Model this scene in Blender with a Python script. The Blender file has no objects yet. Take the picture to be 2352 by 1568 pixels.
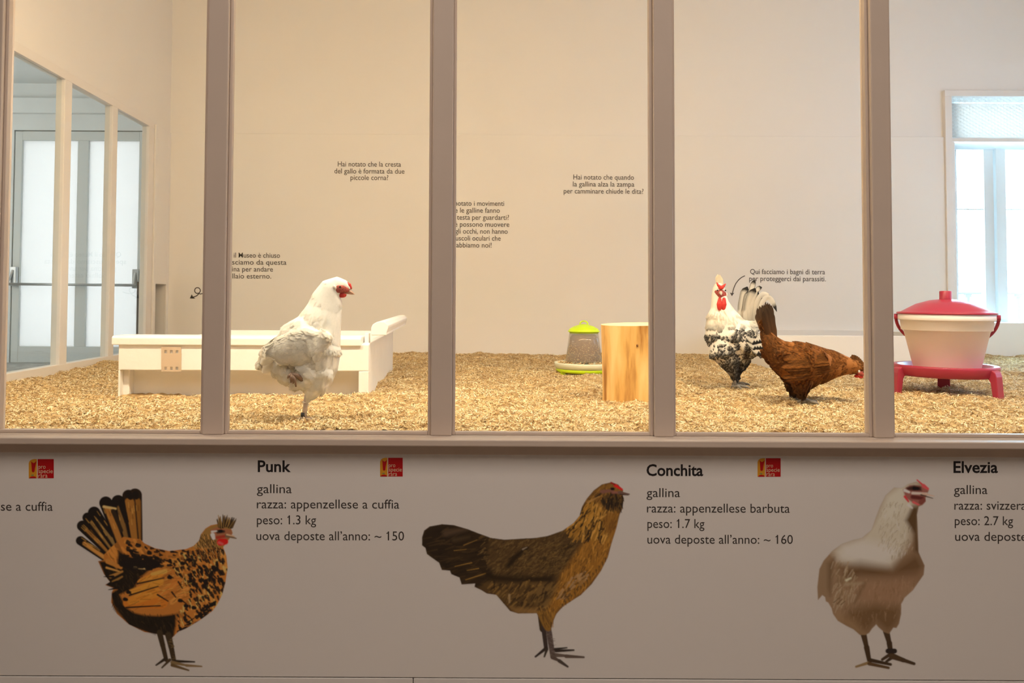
import bpy, bmesh, math, random
import numpy as np
from mathutils import Matrix, Vector

random.seed(7)
rng = np.random.default_rng(11)
S = bpy.context.scene
COL = S.collection
PI = math.pi

# ------------------------------------------------------------------ camera
W, H = 2352.0, 1568.0
EYE = 1.25                      # eye height above the hall floor
FOC = 28.0
SHX, SHY = 127.0 / W, -164.0 / W
PITCH, ROLL = 0.034, 0.005
cam = bpy.data.cameras.new('camera')
cam.lens = FOC
cam.sensor_width = 36.0
cam.sensor_fit = 'HORIZONTAL'
cam.shift_x, cam.shift_y = SHX, SHY
cam.clip_start = 0.02
co = bpy.data.objects.new('camera', cam)
COL.objects.link(co)
CM = Matrix.Rotation(PI / 2 + PITCH, 3, 'X') @ Matrix.Rotation(ROLL, 3, 'Z')
co.matrix_world = Matrix.Translation((0, 0, EYE)) @ CM.to_4x4()
S.camera = co


def P(px, py, y):
    """Photo point (2352 x 1568 frame) -> the point where its ray meets the plane at depth y."""
    sx = ((px - W / 2) / W + SHX) * 36.0
    sy = (-(py - H / 2) / W + SHY) * 36.0
    d = CM @ Vector((sx, sy, -FOC))
    t = y / d.y
    return (d.x * t, y, EYE + d.z * t)


# ------------------------------------------------------------------ world, lights, exposure
wd = bpy.data.worlds.new('sky')
S.world = wd
wd.use_nodes = True
bg = wd.node_tree.nodes['Background']
bg.inputs[0].default_value = (0.42, 0.74, 1.0, 1)
bg.inputs[1].default_value = 31.0
S.view_settings.view_transform = 'Standard'
S.view_settings.look = 'None'
S.view_settings.exposure = 0.0
S.view_settings.gamma = 1.0
S.cycles.transparent_max_bounces = 24
S.cycles.max_bounces = 8
S.cycles.diffuse_bounces = 5
S.cycles.caustics_reflective = False
S.cycles.caustics_refractive = False
S.cycles.sample_clamp_indirect = 40.0


def lamp(name, kind, loc, rot, power, color, **kw):
    l = bpy.data.lights.new(name, kind)
    l.energy = power
    l.color = color
    for k, v in kw.items():
        setattr(l, k, v)
    o = bpy.data.objects.new(name, l)
    o.location = loc
    o.rotation_euler = rot
    COL.objects.link(o)
    return o


WARM = (1.0, 0.94, 0.80)
for i, (lx, ly, tx, ty, pw) in enumerate([(-1.00, 2.30, -0.95, 2.95, 52), (0.20, 2.30, 0.16, 2.95, 50),
                                          (1.25, 2.30, 1.25, 2.95, 36), (2.35, 2.30, 2.2, 2.95, 26)]):
    v = Vector((tx - lx, ty - ly, -1.5))
    lamp('pen_spotlight', 'SPOT', (lx, ly, EYE + 1.16), v.to_track_quat('-Z', 'Y').to_euler(), pw, WARM,
         spot_size=math.radians(100), spot_blend=1.0, shadow_soft_size=0.045)
# hall lamp, plus added fill lights: warm along the glazing head, anteroom, pen side
lamp('pen_front_fill', 'AREA', (0.3, 2.30, EYE + 1.20), (math.radians(52), 0, 0), 63, (1.0, 0.715, 0.405), shape='RECTANGLE', size=4.6, size_y=0.10)  # added unseen wash that brightens the walls and box front
lamp('hall_lamp', 'AREA', (0.4, -0.2, 3.4), (0, 0, 0), 86, (1.0, 0.84, 0.71), shape='RECTANGLE', size=4.0, size_y=2.0)
lamp('anteroom_fill', 'AREA', (-5.6, 4.8, EYE + 0.9), (0, math.radians(-90), 0), 64, (1.0, 0.92, 0.84), shape='RECTANGLE', size=1.6, size_y=2.0)  # added fill light inside the room, no window behind it
lamp('pen_side_fill', 'AREA', (3.98, 3.4, EYE + 0.70), (0, math.radians(90), math.radians(-24)), 24, (0.45, 0.60, 1.0), shape='RECTANGLE', size=1.5, size_y=1.5)  # added bluish fill light; the right wall has no opening
# a portal only tells the renderer where the sky shines in
pt = lamp('window_portal', 'AREA', (3.53, 5.12, EYE + 0.58), (math.radians(-90), 0, 0), 1, (1, 1, 1), shape='RECTANGLE', size=1.5, size_y=1.6)
pt.data.cycles.is_portal = True


# ------------------------------------------------------------------ materials
def srgb(r, g, b):
    f = lambda c: (c / 255 / 12.92) if c / 255 <= 0.04045 else ((c / 255 + 0.055) / 1.055) ** 2.4
    return (f(r), f(g), f(b))


def mat(name, color, rough=0.6, var=0.06, scale=6.0, bump=0.0, bscale=60.0, metal=0.0, spec=0.4, trans=0.0):
    m = bpy.data.materials.new(name)
    m.use_nodes = True
    nt = m.node_tree
    b = nt.nodes['Principled BSDF']
    b.inputs['Roughness'].default_value = rough
    b.inputs['Metallic'].default_value = metal
    b.inputs['Specular IOR Level'].default_value = spec
    b.inputs['Transmission Weight'].default_value = trans
    tc = nt.nodes.new('ShaderNodeTexCoord')
    n = nt.nodes.new('ShaderNodeTexNoise')
    n.inputs['Scale'].default_value = scale
    n.inputs['Detail'].default_value = 5
    nt.links.new(tc.outputs['Object'], n.inputs['Vector'])
    r = nt.nodes.new('ShaderNodeValToRGB')
    r.color_ramp.elements[0].position = 0.3
    r.color_ramp.elements[1].position = 0.7
    r.color_ramp.elements[0].color = tuple(c * (1 - var) for c in color) + (1,)
    r.color_ramp.elements[1].color = tuple(min(1, c * (1 + var)) for c in color) + (1,)
    nt.links.new(n.outputs['Fac'], r.inputs['Fac'])
    nt.links.new(r.outputs['Color'], b.inputs['Base Color'])
    if bump:
        n2 = nt.nodes.new('ShaderNodeTexNoise')
        n2.inputs['Scale'].default_value = bscale
        n2.inputs['Detail'].default_value = 4
        nt.links.new(tc.outputs['Object'], n2.inputs['Vector'])
        bp = nt.nodes.new('ShaderNodeBump')
        bp.inputs['Strength'].default_value = bump
        bp.inputs['Distance'].default_value = 0.004
        nt.links.new(n2.outputs['Fac'], bp.inputs['Height'])
        nt.links.new(bp.outputs['Normal'], b.inputs['Normal'])
    return m


def vmat(name, rough=0.75, spec=0.2):
    """Material that reads the mesh's own colours (feather markings, printed ink, wood chips)."""
    m = bpy.data.materials.new(name)
    m.use_nodes = True
    nt = m.node_tree
    b = nt.nodes['Principled BSDF']
    b.inputs['Roughness'].default_value = rough
    b.inputs['Specular IOR Level'].default_value = spec
    a = nt.nodes.new('ShaderNodeAttribute')
    a.attribute_name = 'Col'
    nt.links.new(a.outputs['Color'], b.inputs['Base Color'])
    return m


def glassmat(name, tint=(0.97, 0.985, 0.98), refl=1.0):
    m = bpy.data.materials.new(name)
    m.use_nodes = True
    nt = m.node_tree
    nt.nodes.clear()
    o = nt.nodes.new('ShaderNodeOutputMaterial')
    mx = nt.nodes.new('ShaderNodeMixShader')
    t = nt.nodes.new('ShaderNodeBsdfTransparent')
    g = nt.nodes.new('ShaderNodeBsdfGlossy')
    f = nt.nodes.new('ShaderNodeFresnel')
    mu = nt.nodes.new('ShaderNodeMath')
    mu.operation = 'MULTIPLY'
    mu.inputs[1].default_value = refl
    f.inputs['IOR'].default_value = 1.45
    t.inputs[0].default_value = tint + (1,)
    g.inputs['Roughness'].default_value = 0.01
    ge = nt.nodes.new('ShaderNodeNewGeometry')
    fr_ = nt.nodes.new('ShaderNodeMath')          # only the side a ray enters by reflects
    fr_.operation = 'SUBTRACT'
    fr_.inputs[0].default_value = 1.0
    nt.links.new(ge.outputs['Backfacing'], fr_.inputs[1])
    m2_ = nt.nodes.new('ShaderNodeMath')
    m2_.operation = 'MULTIPLY'
    nt.links.new(f.outputs[0], mu.inputs[0])
    nt.links.new(mu.outputs[0], m2_.inputs[0])
    nt.links.new(fr_.outputs[0], m2_.inputs[1])
    nt.links.new(m2_.outputs[0], mx.inputs[0])
    nt.links.new(t.outputs[0], mx.inputs[1])
    nt.links.new(g.outputs[0], mx.inputs[2])
    nt.links.new(mx.outputs[0], o.inputs[0])
    return m


M = {}
M['wall'] = mat('white_wall_paint', (0.80, 0.775, 0.745), 0.75, 0.015, 1.5, 0.08, 40)
M['panel'] = mat('white_panel_laminate', (0.80, 0.785, 0.775), 0.5, 0.012, 1.2)
M['frame'] = mat('white_frame_paint', (0.78, 0.745, 0.715), 0.45, 0.02, 9.0, 0.1, 25)
M['front'] = mat('front_frame_paint', (0.63, 0.535, 0.465), 0.45, 0.02, 9.0, 0.1, 25)
M['board'] = mat('white_board_paint', (0.90, 0.885, 0.86), 0.6, 0.02, 10.0, 0.35, 22)
M['hall'] = mat('hall_paint', (0.50, 0.46, 0.42), 0.8, 0.03)
M['hallfloor'] = mat('hall_floor', (0.30, 0.25, 0.21), 0.6, 0.1)
M['ante'] = mat('anteroom_paint', (0.70, 0.73, 0.73), 0.8, 0.02)
M['stone'] = mat('grey_stone_floor', (0.36, 0.36, 0.34), 0.7, 0.25, 14, 0.4, 20)
M['grey'] = mat('grey_door_paint', (0.60, 0.63, 0.62), 0.5, 0.02)
M['steel'] = mat('brushed_steel', (0.45, 0.47, 0.48), 0.35, 0.05, 8, metal=0.8)
M['dark'] = mat('dark_shaft', (0.05, 0.045, 0.04), 0.8, 0.1)
M['ink'] = mat('dark_grey_lettering', (0.045, 0.038, 0.036), 0.6, 0.02)
M['inkwall'] = mat('grey_wall_lettering', (0.075, 0.066, 0.062), 0.6, 0.02)
M['black'] = mat('black_lettering', (0.012, 0.010, 0.012), 0.6, 0.02)
M['logored'] = mat('logo_red', (0.50, 0.0, 0.004), 0.5, 0.02)
M['logoyel'] = mat('logo_ochre', (0.72, 0.33, 0.02), 0.5, 0.05)
M['logogreen'] = mat('logo_green', (0.20, 0.30, 0.10), 0.5, 0.05)
M['logopale'] = mat('logo_pale_letters', (0.78, 0.60, 0.42), 0.5, 0.05)
M['lime'] = mat('lime_green_plastic', (0.58, 0.80, 0.01), 0.35, 0.03)
M['traywhite'] = mat('cream_plastic', (0.82, 0.84, 0.66), 0.4, 0.03)
M['red'] = mat('raspberry_red_plastic', (0.38, 0.030, 0.062), 0.3, 0.06, 5)
M['bucket'] = mat('white_bucket_plastic', (0.90, 0.85, 0.83), 0.4, 0.02)
M['grain'] = mat('grain', (0.72, 0.52, 0.27), 0.8, 0.35, 90)
M['sand'] = mat('dust_bath_sand', (0.30, 0.24, 0.17), 0.9, 0.2, 30, 0.6, 80)
M['casement'] = mat('casement_paint', (0.62, 0.60, 0.58), 0.5, 0.02)
M['railing'] = mat('railing_metal', (0.085, 0.052, 0.042), 0.5, 0.03)
M['wire'] = mat('galvanised_wire', (0.72, 0.76, 0.78), 0.5, 0.05)
def veil(name, color, trans, share=1.0):
    """Frosted glass or thin cloth: light comes through scattered."""
    m = bpy.data.materials.new(name)
    m.use_nodes = True
    nt = m.node_tree
    nt.nodes.clear()
    o = nt.nodes.new('ShaderNodeOutputMaterial')
    a = nt.nodes.new('ShaderNodeAddShader')
    d = nt.nodes.new('ShaderNodeBsdfDiffuse')
    t = nt.nodes.new('ShaderNodeBsdfTranslucent')
    d.inputs[0].default_value = color + (1,)
    t.inputs[0].default_value = trans + (1,)
    nt.links.new(d.outputs[0], a.inputs[0])
    nt.links.new(t.outputs[0], a.inputs[1])
    nt.links.new(a.outputs[0], o.inputs[0])
    return m


M['frosted'] = veil('frosted_door_glass', (0.3, 0.3, 0.3), (0.252, 0.193, 0.168))
M['scrim'] = veil('thin_scrim_cloth', (0.35, 0.36, 0.36), (0.250, 0.200, 0.174))
M['glass'] = glassmat('clear_glass')
M['windowglass'] = glassmat('window_glass', (0.97, 0.99, 1.0), 0.5)
M['plume'] = vmat('feathers', 0.8, 0.15)
nt = M['plume'].node_tree
t_ = nt.nodes.new('ShaderNodeBsdfTranslucent')
x_ = nt.nodes.new('ShaderNodeMixShader')
x_.inputs[0].default_value = 0.45
nt.links.new([n for n in nt.nodes if n.type == 'ATTRIBUTE'][0].outputs['Color'], t_.inputs[0])
nt.links.new(nt.nodes['Principled BSDF'].outputs[0], x_.inputs[1])
nt.links.new(t_.outputs[0], x_.inputs[2])
nt.links.new(x_.outputs[0], nt.nodes['Material Output'].inputs[0])
M['skin'] = vmat('bird_body', 0.7, 0.2)
M['print'] = vmat('printed_ink', 0.5, 0.3)
M['chips'] = vmat('wood_shavings', 0.8, 0.15)
M['comb'] = mat('comb_red', (0.62, 0.035, 0.025), 0.5, 0.15, 60, 0.4, 200)
M['face'] = mat('face_pink', (0.40, 0.075, 0.055), 0.65, 0.35, 160, 0.6, 300)
M['lobe'] = mat('earlobe_white', (0.82, 0.74, 0.66), 0.6, 0.05)
M['eye'] = mat('eye_dark', (0.03, 0.015, 0.008), 0.15, 0.05, spec=0.6)
M['ring'] = mat('leg_ring_dark', (0.06, 0.06, 0.07), 0.5, 0.05)
# the feeder's milky, see-through hopper
m = glassmat('milky_clear_plastic', (0.93, 0.92, 0.90), 1.0)
nt = m.node_tree
d_ = nt.nodes.new('ShaderNodeBsdfDiffuse')
d_.inputs[0].default_value = (0.80, 0.78, 0.76, 1)
x_ = nt.nodes.new('ShaderNodeMixShader')
x_.inputs[0].default_value = 0.13
old = [n for n in nt.nodes if n.type == 'MIX_SHADER' and n is not x_][0]
nt.links.new(old.outputs[0], x_.inputs[1])
nt.links.new(d_.outputs[0], x_.inputs[2])
nt.links.new(x_.outputs[0], [n for n in nt.nodes if n.type == 'OUTPUT_MATERIAL'][0].inputs[0])
M['hopper'] = m
# log: bark-less timber with grain running upwards and darker stains
m = mat('peeled_log_wood', (0.62, 0.34, 0.10), 0.65, 0.1)
nt = m.node_tree
b = nt.nodes['Principled BSDF']
tc = nt.nodes.new('ShaderNodeTexCoord')
mp = nt.nodes.new('ShaderNodeMapping')
mp.inputs['Scale'].default_value = (22, 22, 3.2)
n1 = nt.nodes.new('ShaderNodeTexNoise')
n1.inputs['Scale'].default_value = 1.0
n1.inputs['Detail'].default_value = 6
r1 = nt.nodes.new('ShaderNodeValToRGB')
r1.color_ramp.elements[0].position = 0.34
r1.color_ramp.elements[0].color = (0.40, 0.17, 0.03, 1)
r1.color_ramp.elements[1].position = 0.66
r1.color_ramp.elements[1].color = (0.90, 0.64, 0.27, 1)
e = r1.color_ramp.elements.new(0.48)
e.color = (0.78, 0.46, 0.14, 1)
nt.links.new(tc.outputs['Object'], mp.inputs['Vector'])
nt.links.new(mp.outputs['Vector'], n1.inputs['Vector'])
nt.links.new(n1.outputs['Fac'], r1.inputs['Fac'])
nt.links.new(r1.outputs['Color'], b.inputs['Base Color'])
M['log'] = m
M['logtop'] = mat('sawn_log_end', (0.86, 0.66, 0.40), 0.7, 0.10, 25)


# ------------------------------------------------------------------ mesh helpers
class MB:
    def __init__(s):
        s.v, s.f, s.c = [], [], []

    def add(s, vs, fs):
        o = len(s.v)
        s.v.extend([tuple(p) for p in vs])
        s.f.extend([tuple(o + i for i in f) for f in fs])
        return s

    def box(s, x0, x1, y0, y1, z0, z1):
        vs = [(x, y, z) for z in (z0, z1) for y in (y0, y1) for x in (x0, x1)]
        return s.add(vs, [(0, 2, 3, 1), (4, 5, 7, 6), (0, 1, 5, 4), (2, 6, 7, 3), (0, 4, 6, 2), (1, 3, 7, 5)])

    def prism(s, poly, d, axis='y'):
        """poly: 2-D points; extruded from d[0] to d[1] along the axis."""
        n = len(poly)
        q = {'y': lambda a, b, t: (a, t, b), 'x': lambda a, b, t: (t, a, b), 'z': lambda a, b, t: (a, b, t)}[axis]
        vs = [q(a, b, d[0]) for a, b in poly] + [q(a, b, d[1]) for a, b in poly]
        return s.add(vs, [tuple(range(n))[::-1], tuple(range(n, 2 * n))] + [(i, (i + 1) % n, n + (i + 1) % n, n + i) for i in range(n)])

    def lathe(s, prof, c=(0, 0, 0), n=48, a0=0, a1=2 * PI, close=True):
        k = len(prof)
        full = abs(a1 - a0 - 2 * PI) < 1e-6
        m_ = n if full else n + 1
        vs = []
        for i in range(m_):
            a = a0 + (a1 - a0) * i / n
            for r, z in prof:
                vs.append((c[0] + r * math.cos(a), c[1] + r * math.sin(a), c[2] + z))
        fs = []
        for i in range(n):
            j = (i + 1) % m_
            for q in range(k - 1):
                fs.append((i * k + q, j * k + q, j * k + q + 1, i * k + q + 1))
        return s.add(vs, fs)

    def tube(s, pts, rad, n=10, flat=1.0, cap=True):
        pts = [Vector(p) for p in pts]
        if not hasattr(rad, '__len__'):
            rad = [rad] * len(pts)
        vs, fs = [], []
        up = None
        for i, p in enumerate(pts):
            t = (pts[min(i + 1, len(pts) - 1)] - pts[max(i - 1, 0)]).normalized()
            if up is None:
                up = Vector((0, 0, 1)) if abs(t.z) < 0.9 else Vector((0, 1, 0))
            a = t.cross(up).normalized()
            up = a.cross(t).normalized()
            for j in range(n):
                th = 2 * PI * j / n
                vs.append(p + a * (math.cos(th) * rad[i]) + up * (math.sin(th) * rad[i] * flat))
        for i in range(len(pts) - 1):
            for j in range(n):
                fs.append((i * n + j, i * n + (j + 1) % n, (i + 1) * n + (j + 1) % n, (i + 1) * n + j))
        if cap:
            fs.append(tuple(range(n))[::-1])
            fs.append(tuple((len(pts) - 1) * n + j for j in range(n)))
        return s.add(vs, fs)

    def ellipsoid(s, c, r, nu=16, nv=10, rot=None):
        vs, fs = [], []
        for i in range(1, nv):
            ph = PI * i / nv
            for j in range(nu):
                th = 2 * PI * j / nu
                v = Vector((r[0] * math.sin(ph) * math.cos(th), r[1] * math.sin(ph) * math.sin(th), r[2] * math.cos(ph)))
                vs.append((rot @ v if rot else v) + Vector(c))
        for s_ in (1, -1):
            v = Vector((0, 0, r[2] * s_))
            vs.append((rot @ v if rot else v) + Vector(c))
        for i in range(nv - 2):
            for j in range(nu):
                fs.append((i * nu + j, (i + 1) * nu + j, (i + 1) * nu + (j + 1) % nu, i * nu + (j + 1) % nu))
        T, B = len(vs) - 2, len(vs) - 1
        for j in range(nu):
            fs.append((T, j, (j + 1) % nu))
            fs.append((B, (nv - 2) * nu + (j + 1) % nu, (nv - 2) * nu + j))
        return s.add(vs, fs)

    def loft(s, st, n=20):
        """Closed body through stations (x, y, z, r, w): r = half height in the x-z plane across the spine, w = half width in y."""
        st = [tuple(map(float, a)) for a in st]
        c = [Vector((a[0], a[1], a[2])) for a in st]
        rings = []
        t0 = (c[1] - c[0]).normalized()
        t1 = (c[-1] - c[-2]).normalized()
        seq = []
        for f, q in ((0.98, 0.25), (0.75, 0.66)):
            seq.append((c[0] - t0 * st[0][3] * f, t0, st[0][3] * q, st[0][4] * q))
        for i, a in enumerate(st):
            t = (c[min(i + 1, len(c) - 1)] - c[max(i - 1, 0)]).normalized()
            seq.append((c[i], t, a[3], a[4]))
        for f, q in ((0.75, 0.66), (0.98, 0.25)):
            seq.append((c[-1] + t1 * st[-1][3] * f, t1, st[-1][3] * q, st[-1][4] * q))
        vs, fs = [], []
        for p, t, r, w in seq:
            nrm = Vector((-t.z, 0, t.x))
            if nrm.length < 1e-5:
                nrm = Vector((0, 0, 1))
            nrm.normalize()
            for j in range(n):
                th = 2 * PI * j / n
                vs.append(p + nrm * (r * math.cos(th)) + Vector((0, 1, 0)) * (w * math.sin(th)))
        for i in range(len(seq) - 1):
            for j in range(n):
                fs.append((i * n + j, i * n + (j + 1) % n, (i + 1) * n + (j + 1) % n, (i + 1) * n + j))
        fs.append(tuple(range(n))[::-1])
        fs.append(tuple((len(seq) - 1) * n + j for j in range(n)))
        return s.add(vs, fs)

    def mesh(s, name):
        me = bpy.data.meshes.new(name)
        me.from_pydata(s.v, [], s.f)
        bm = bmesh.new()
        bm.from_mesh(me)
        bmesh.ops.recalc_face_normals(bm, faces=bm.faces)
        bm.to_mesh(me)
        bm.free()
        return me

    def build(s, name, m, parent=None, smooth=False, bevel=0.0, loc=None):
        me = s.mesh(name)
        return link(name, me, m, parent, smooth, bevel, loc)


def link(name, me, m, parent=None, smooth=False, bevel=0.0, loc=None):
    for x in (m if isinstance(m, (list, tuple)) else [m]):
        me.materials.append(x)
    if smooth:
        me.polygons.foreach_set('use_smooth', [True] * len(me.polygons))
    o = bpy.data.objects.new(name, me)
    COL.objects.link(o)
    if parent:
        o.parent = parent
    if loc:
        o.location = loc
    if bevel:
        b_ = o.modifiers.new('edge', 'BEVEL')
        b_.width = bevel
        b_.segments = 2
        b_.limit_method = 'ANGLE'
    return o


def npmesh(name, v, f, col=None):
    """Mesh from numpy vertices and an n x 4 (or n x 3) face array, with optional vertex colours."""
    v = np.asarray(v, dtype=np.float32)
    f = np.asarray(f, dtype=np.int32)
    me = bpy.data.meshes.new(name)
    me.vertices.add(len(v))
    me.vertices.foreach_set('co', v.ravel())
    k = f.shape[1]
    me.loops.add(f.size)
    me.loops.foreach_set('vertex_index', f.ravel())
    me.polygons.add(len(f))
    me.polygons.foreach_set('loop_start', np.arange(0, f.size, k, dtype=np.int32))
    me.update(calc_edges=True)
    me.validate()
    if col is not None:
        setcol(me, col)
    return me


def setcol(me, col):
    a = me.color_attributes.new('Col', 'FLOAT_COLOR', 'POINT')
    c = np.ones((len(me.vertices), 4), dtype=np.float32)
    c[:, :3] = col
    a.data.foreach_set('color', c.ravel())


def thing(name, label, cat, loc=(0, 0, 0), group=None):
    o = bpy.data.objects.new(name, None)
    o.empty_display_size = 0.05
    COL.objects.link(o)
    o.location = loc
    return tag(o, label, cat, group)


def tag(o, label=None, cat=None, group=None, kind=None):
    if label:
        o['label'] = label
    if cat:
        o['category'] = cat
    if group:
        o['group'] = group
    if kind:
        o['kind'] = kind
    return o


def struct(o, label=None, cat=None):
    return tag(o, label, cat, None, 'structure')


def sempty(name, label, cat):
    o = bpy.data.objects.new(name, None)
    o.empty_display_size = 0.05
    COL.objects.link(o)
    return struct(o, label, cat)


def local(pts, o):
    return [tuple(Vector(p) - o) for p in pts]


# value noise on a plane, used for the litter's surface
class Noise2:
    def __init__(s, seed):
        s.t = np.random.default_rng(seed).random((256, 256))

    def __call__(s, x, y):
        x, y = np.asarray(x, float), np.asarray(y, float)
        i, j = np.floor(x).astype(int), np.floor(y).astype(int)
        u, v = x - i, y - j
        u, v = u * u * (3 - 2 * u), v * v * (3 - 2 * v)
        g = lambda a, b: s.t[a % 256, b % 256]
        return (g(i, j) * (1 - u) * (1 - v) + g(i + 1, j) * u * (1 - v) + g(i, j + 1) * (1 - u) * v + g(i + 1, j + 1) * u * v) - 0.5


NZ = Noise2(5)
XL, XR, YG, YB = -1.85, 4.05, 2.22, 5.10      # pen: left wall, right wall, glazing, back wall
ZT = EYE + 2.35                               # ceilings


def bed(x, y):
    """Height of the shavings."""
    x, y = np.asarray(x, float), np.asarray(y, float)
    z = EYE - 0.384 + 0.022 * NZ(x * 2.3 + 9, y * 2.3) + 0.020 * NZ(x * 6 + 3, y * 6 + 7) + 0.018 * NZ(x * 14, y * 14 + 40)
    z = z + 0.026 * np.exp(-((YB - y) / 0.22) ** 2) + 0.02 * np.exp(-((x - XL) / 0.15) ** 2)
    z = z - 0.006 * np.exp(-((y - YG) / 0.12) ** 2)
    z = z + 0.018 * np.exp(-((x + 0.40) / 0.35) ** 2 - ((y - 2.98) / 0.10) ** 2)
    return z


# ------------------------------------------------------------------ the room shell
# hall in front of the pen
struct(MB().box(-5, 6, -3.5, 2.17, -0.05, 0).build('floor', M['hallfloor']))
struct(MB().box(-5, 6, -3.5, 2.22, ZT, ZT + 0.05).build('ceiling', M['hall']))
struct(MB().box(-5, 6, -3.55, -3.5, 0, ZT).build('wall_hall_rear', M['hall']))
struct(MB().box(-5.05, -5, -3.5, 2.22, 0, ZT).build('wall_hall_left', M['hall']))
struct(MB().box(6, 6.05, -3.5, 2.22, 0, ZT).build('wall_hall_right', M['hall']))
# pen
struct(MB().box(XL - 0.07, XR + 0.05, 2.17, YB + 0.3, ZT, ZT + 0.05).build('ceiling_pen', M['wall']))
struct(MB().box(XL - 0.07, XR + 0.05, 2.17, YB + 0.3, EYE - 0.52, EYE - 0.46).build('floor_pen', M['board']))
ZS = EYE + 1.045                                  # top of the lower cladding
# back wall with a window opening
wx0, wx1 = P(2183, 500, YB)[0], P(2440, 500, YB)[0]
wz1, wz0 = P(2240, 222, YB)[2], P(2300, 741, YB)[2]
bw = MB()
bw.box(XL - 0.07, wx0, YB, YB + 0.25, EYE - 0.46, ZT)
bw.box(wx1, XR + 0.05, YB, YB + 0.25, EYE - 0.46, ZT)
bw.box(wx0, wx1, YB, YB + 0.25, wz1, ZT)
bw.box(wx0, wx1, YB, YB + 0.25, EYE - 0.46, wz0)
struct(bw.build('wall_back', M['wall']))
cl = MB()
cl.box(XL, wx0 - 0.04, YB - 0.014, YB, EYE - 0.46, ZS)
cl.box(wx0 - 0.04, XR, YB - 0.014, YB, EYE - 0.46, wz0)
struct(cl.build('wall_back_cladding', M['wall'], bevel=0.003))
struct(MB().box(XR, XR + 0.05, 2.22, YB, EYE - 0.46, ZT).build('wall_right', M['wall']))

# left wall with a three-light window and a pop hole
lw = MB()
T = 0.036
x0, x1 = XL - T, XL
WY0, WY1, WZ0, WZ1 = 3.18, 4.82, EYE - 0.335, EYE + 1.045
HY0, HY1, HZ1 = 4.865, 5.045, EYE + 0.072
lw.box(x0, x1, 2.22, WY0, EYE - 0.5, ZT)
lw.box(x0, x1, WY0, YB, WZ1, ZT)
lw.box(x0, x1, WY0, WY1, EYE - 0.5, WZ0)
lw.box(x0, x1, WY1, HY0, EYE - 0.5, WZ1)
lw.box(x0, x1, HY1, YB, EYE - 0.5, WZ1)
lw.box(x0, x1, HY0, HY1, HZ1, WZ1)
TH = 0.085                                     # the pop hole has a deeper lining
lw.box(XL - TH, x0, HY0 - 0.012, HY0, EYE - 0.5, HZ1 + 0.012)
lw.box(XL - TH, x0, HY1, HY1 + 0.012, EYE - 0.5, HZ1 + 0.012)
lw.box(XL - TH, x0, HY0, HY1, HZ1, HZ1 + 0.012)
struct(lw.build('wall_left', M['wall']))
struct(MB().box(XL, XL + 0.012, WY1 + 0.01, HY0, EYE - 0.46, ZS).box(XL, XL + 0.012, HY1, YB - 0.014, EYE - 0.46, ZS)
       .box(XL, XL + 0.012, HY0, HY1, HZ1, ZS).build('wall_left_cladding', M['wall'], bevel=0.002))
# the dark shutter behind the pop hole
sh = MB()
sh.box(XL - TH - 0.012, XL - TH - 0.001, HY0 - 0.012, HY1 + 0.012, EYE - 0.5, HZ1 + 0.012)
struct(sh.build('door_2', M['dark']))
# window frame in the left wall
wl = sempty('window_2', 'white three-light window in the side wall of the pen', 'window')
fr = MB()
ys = [(3.18, 3.24), (3.715, 3.785), (4.235, 4.30), (4.74, 4.82)]
for a, b_ in ys:
    fr.box(x0 - 0.003, x1 + 0.0045, a + 0.0005, b_ - 0.0005, WZ0 - 0.01, WZ1 - 0.005)
fr.box(x0 - 0.004, x1 + 0.006, 3.18, 4.82, WZ1 - 0.03, WZ1 + 0.012)
fr.box(x0 - 0.004, x1 + 0.006, 3.18, 4.82, WZ0 - 0.055, WZ0 + 0.012)
fr.build('window_frame', M['frame'], wl, bevel=0.002)
for (a0, a), (b_, b1) in zip(ys[:-1], ys[1:]):
    MB().box(XL - 0.016, XL - 0.012, a, b_, WZ0 + 0.012, WZ1 - 0.03).build('pane', M['glass'], wl)

# anteroom seen through that window
AY, AX = 7.10, -6.2
AZF, AZC = EYE - 0.60, EYE + 1.90
struct(MB().box(AX, x0, 2.3, AY + 0.25, AZF - 0.05, AZF).build('floor_anteroom', M['stone']))
struct(MB().box(AX, x0, 2.3, AY + 0.2, AZC, AZC + 0.05).build('ceiling_anteroom', M['ante']))
struct(MB().box(AX - 0.05, AX, 2.3, AY, AZF, AZC).build('wall_anteroom_left', M['ante']))
struct(MB().box(AX, x0, 2.25, 2.3, AZF, AZC).build('wall_anteroom_front', M['ante']))
struct(MB().box(x0, x0 + 0.05, YB + 0.25, AY + 0.2, AZF, AZC).build('wall_anteroom_right', M['ante']))
dx0, dx1 = P(28, 500, AY)[0], P(352, 500, AY)[0]
dz1, dz0 = P(150, 299, AY)[2], AZF
g0, g1, g2, g3 = [P(q, 500, AY)[0] for q in (46, 174, 199, 316)]
gz1, gz0 = P(150, 322, AY)[2], P(150, 796, AY)[2]
aw = MB()
aw.box(AX, dx0, AY, AY + 0.2, AZF, AZC)
aw.box(dx1, x0, AY, AY + 0.2, AZF, AZC)
aw.box(dx0, dx1, AY, AY + 0.2, dz1, AZC)
aw.box(AX, x0, AY - 0.06, AY, P(60, 262, AY)[2], P(60, 228, AY)[2])
struct(aw.build('wall_anteroom_back', M['ante']))
dr = sempty('door_1', 'grey glazed exit door with a push bar, seen through the side window', 'door')
dm = MB()
yd0, yd1 = AY + 0.01, AY + 0.06
dm.box(dx0 + 0.006, g0, yd0, yd1, dz0, dz1 - 0.008)
dm.box(g1, g2, yd0, yd1, gz0, gz1)
dm.box(g3, dx1 - 0.006, yd0, yd1, dz0, dz1 - 0.008)
dm.box(g0, g3, yd0, yd1, gz1, dz1 - 0.008)
dm.box(g0, g3, yd0, yd1, dz0, gz0)
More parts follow.
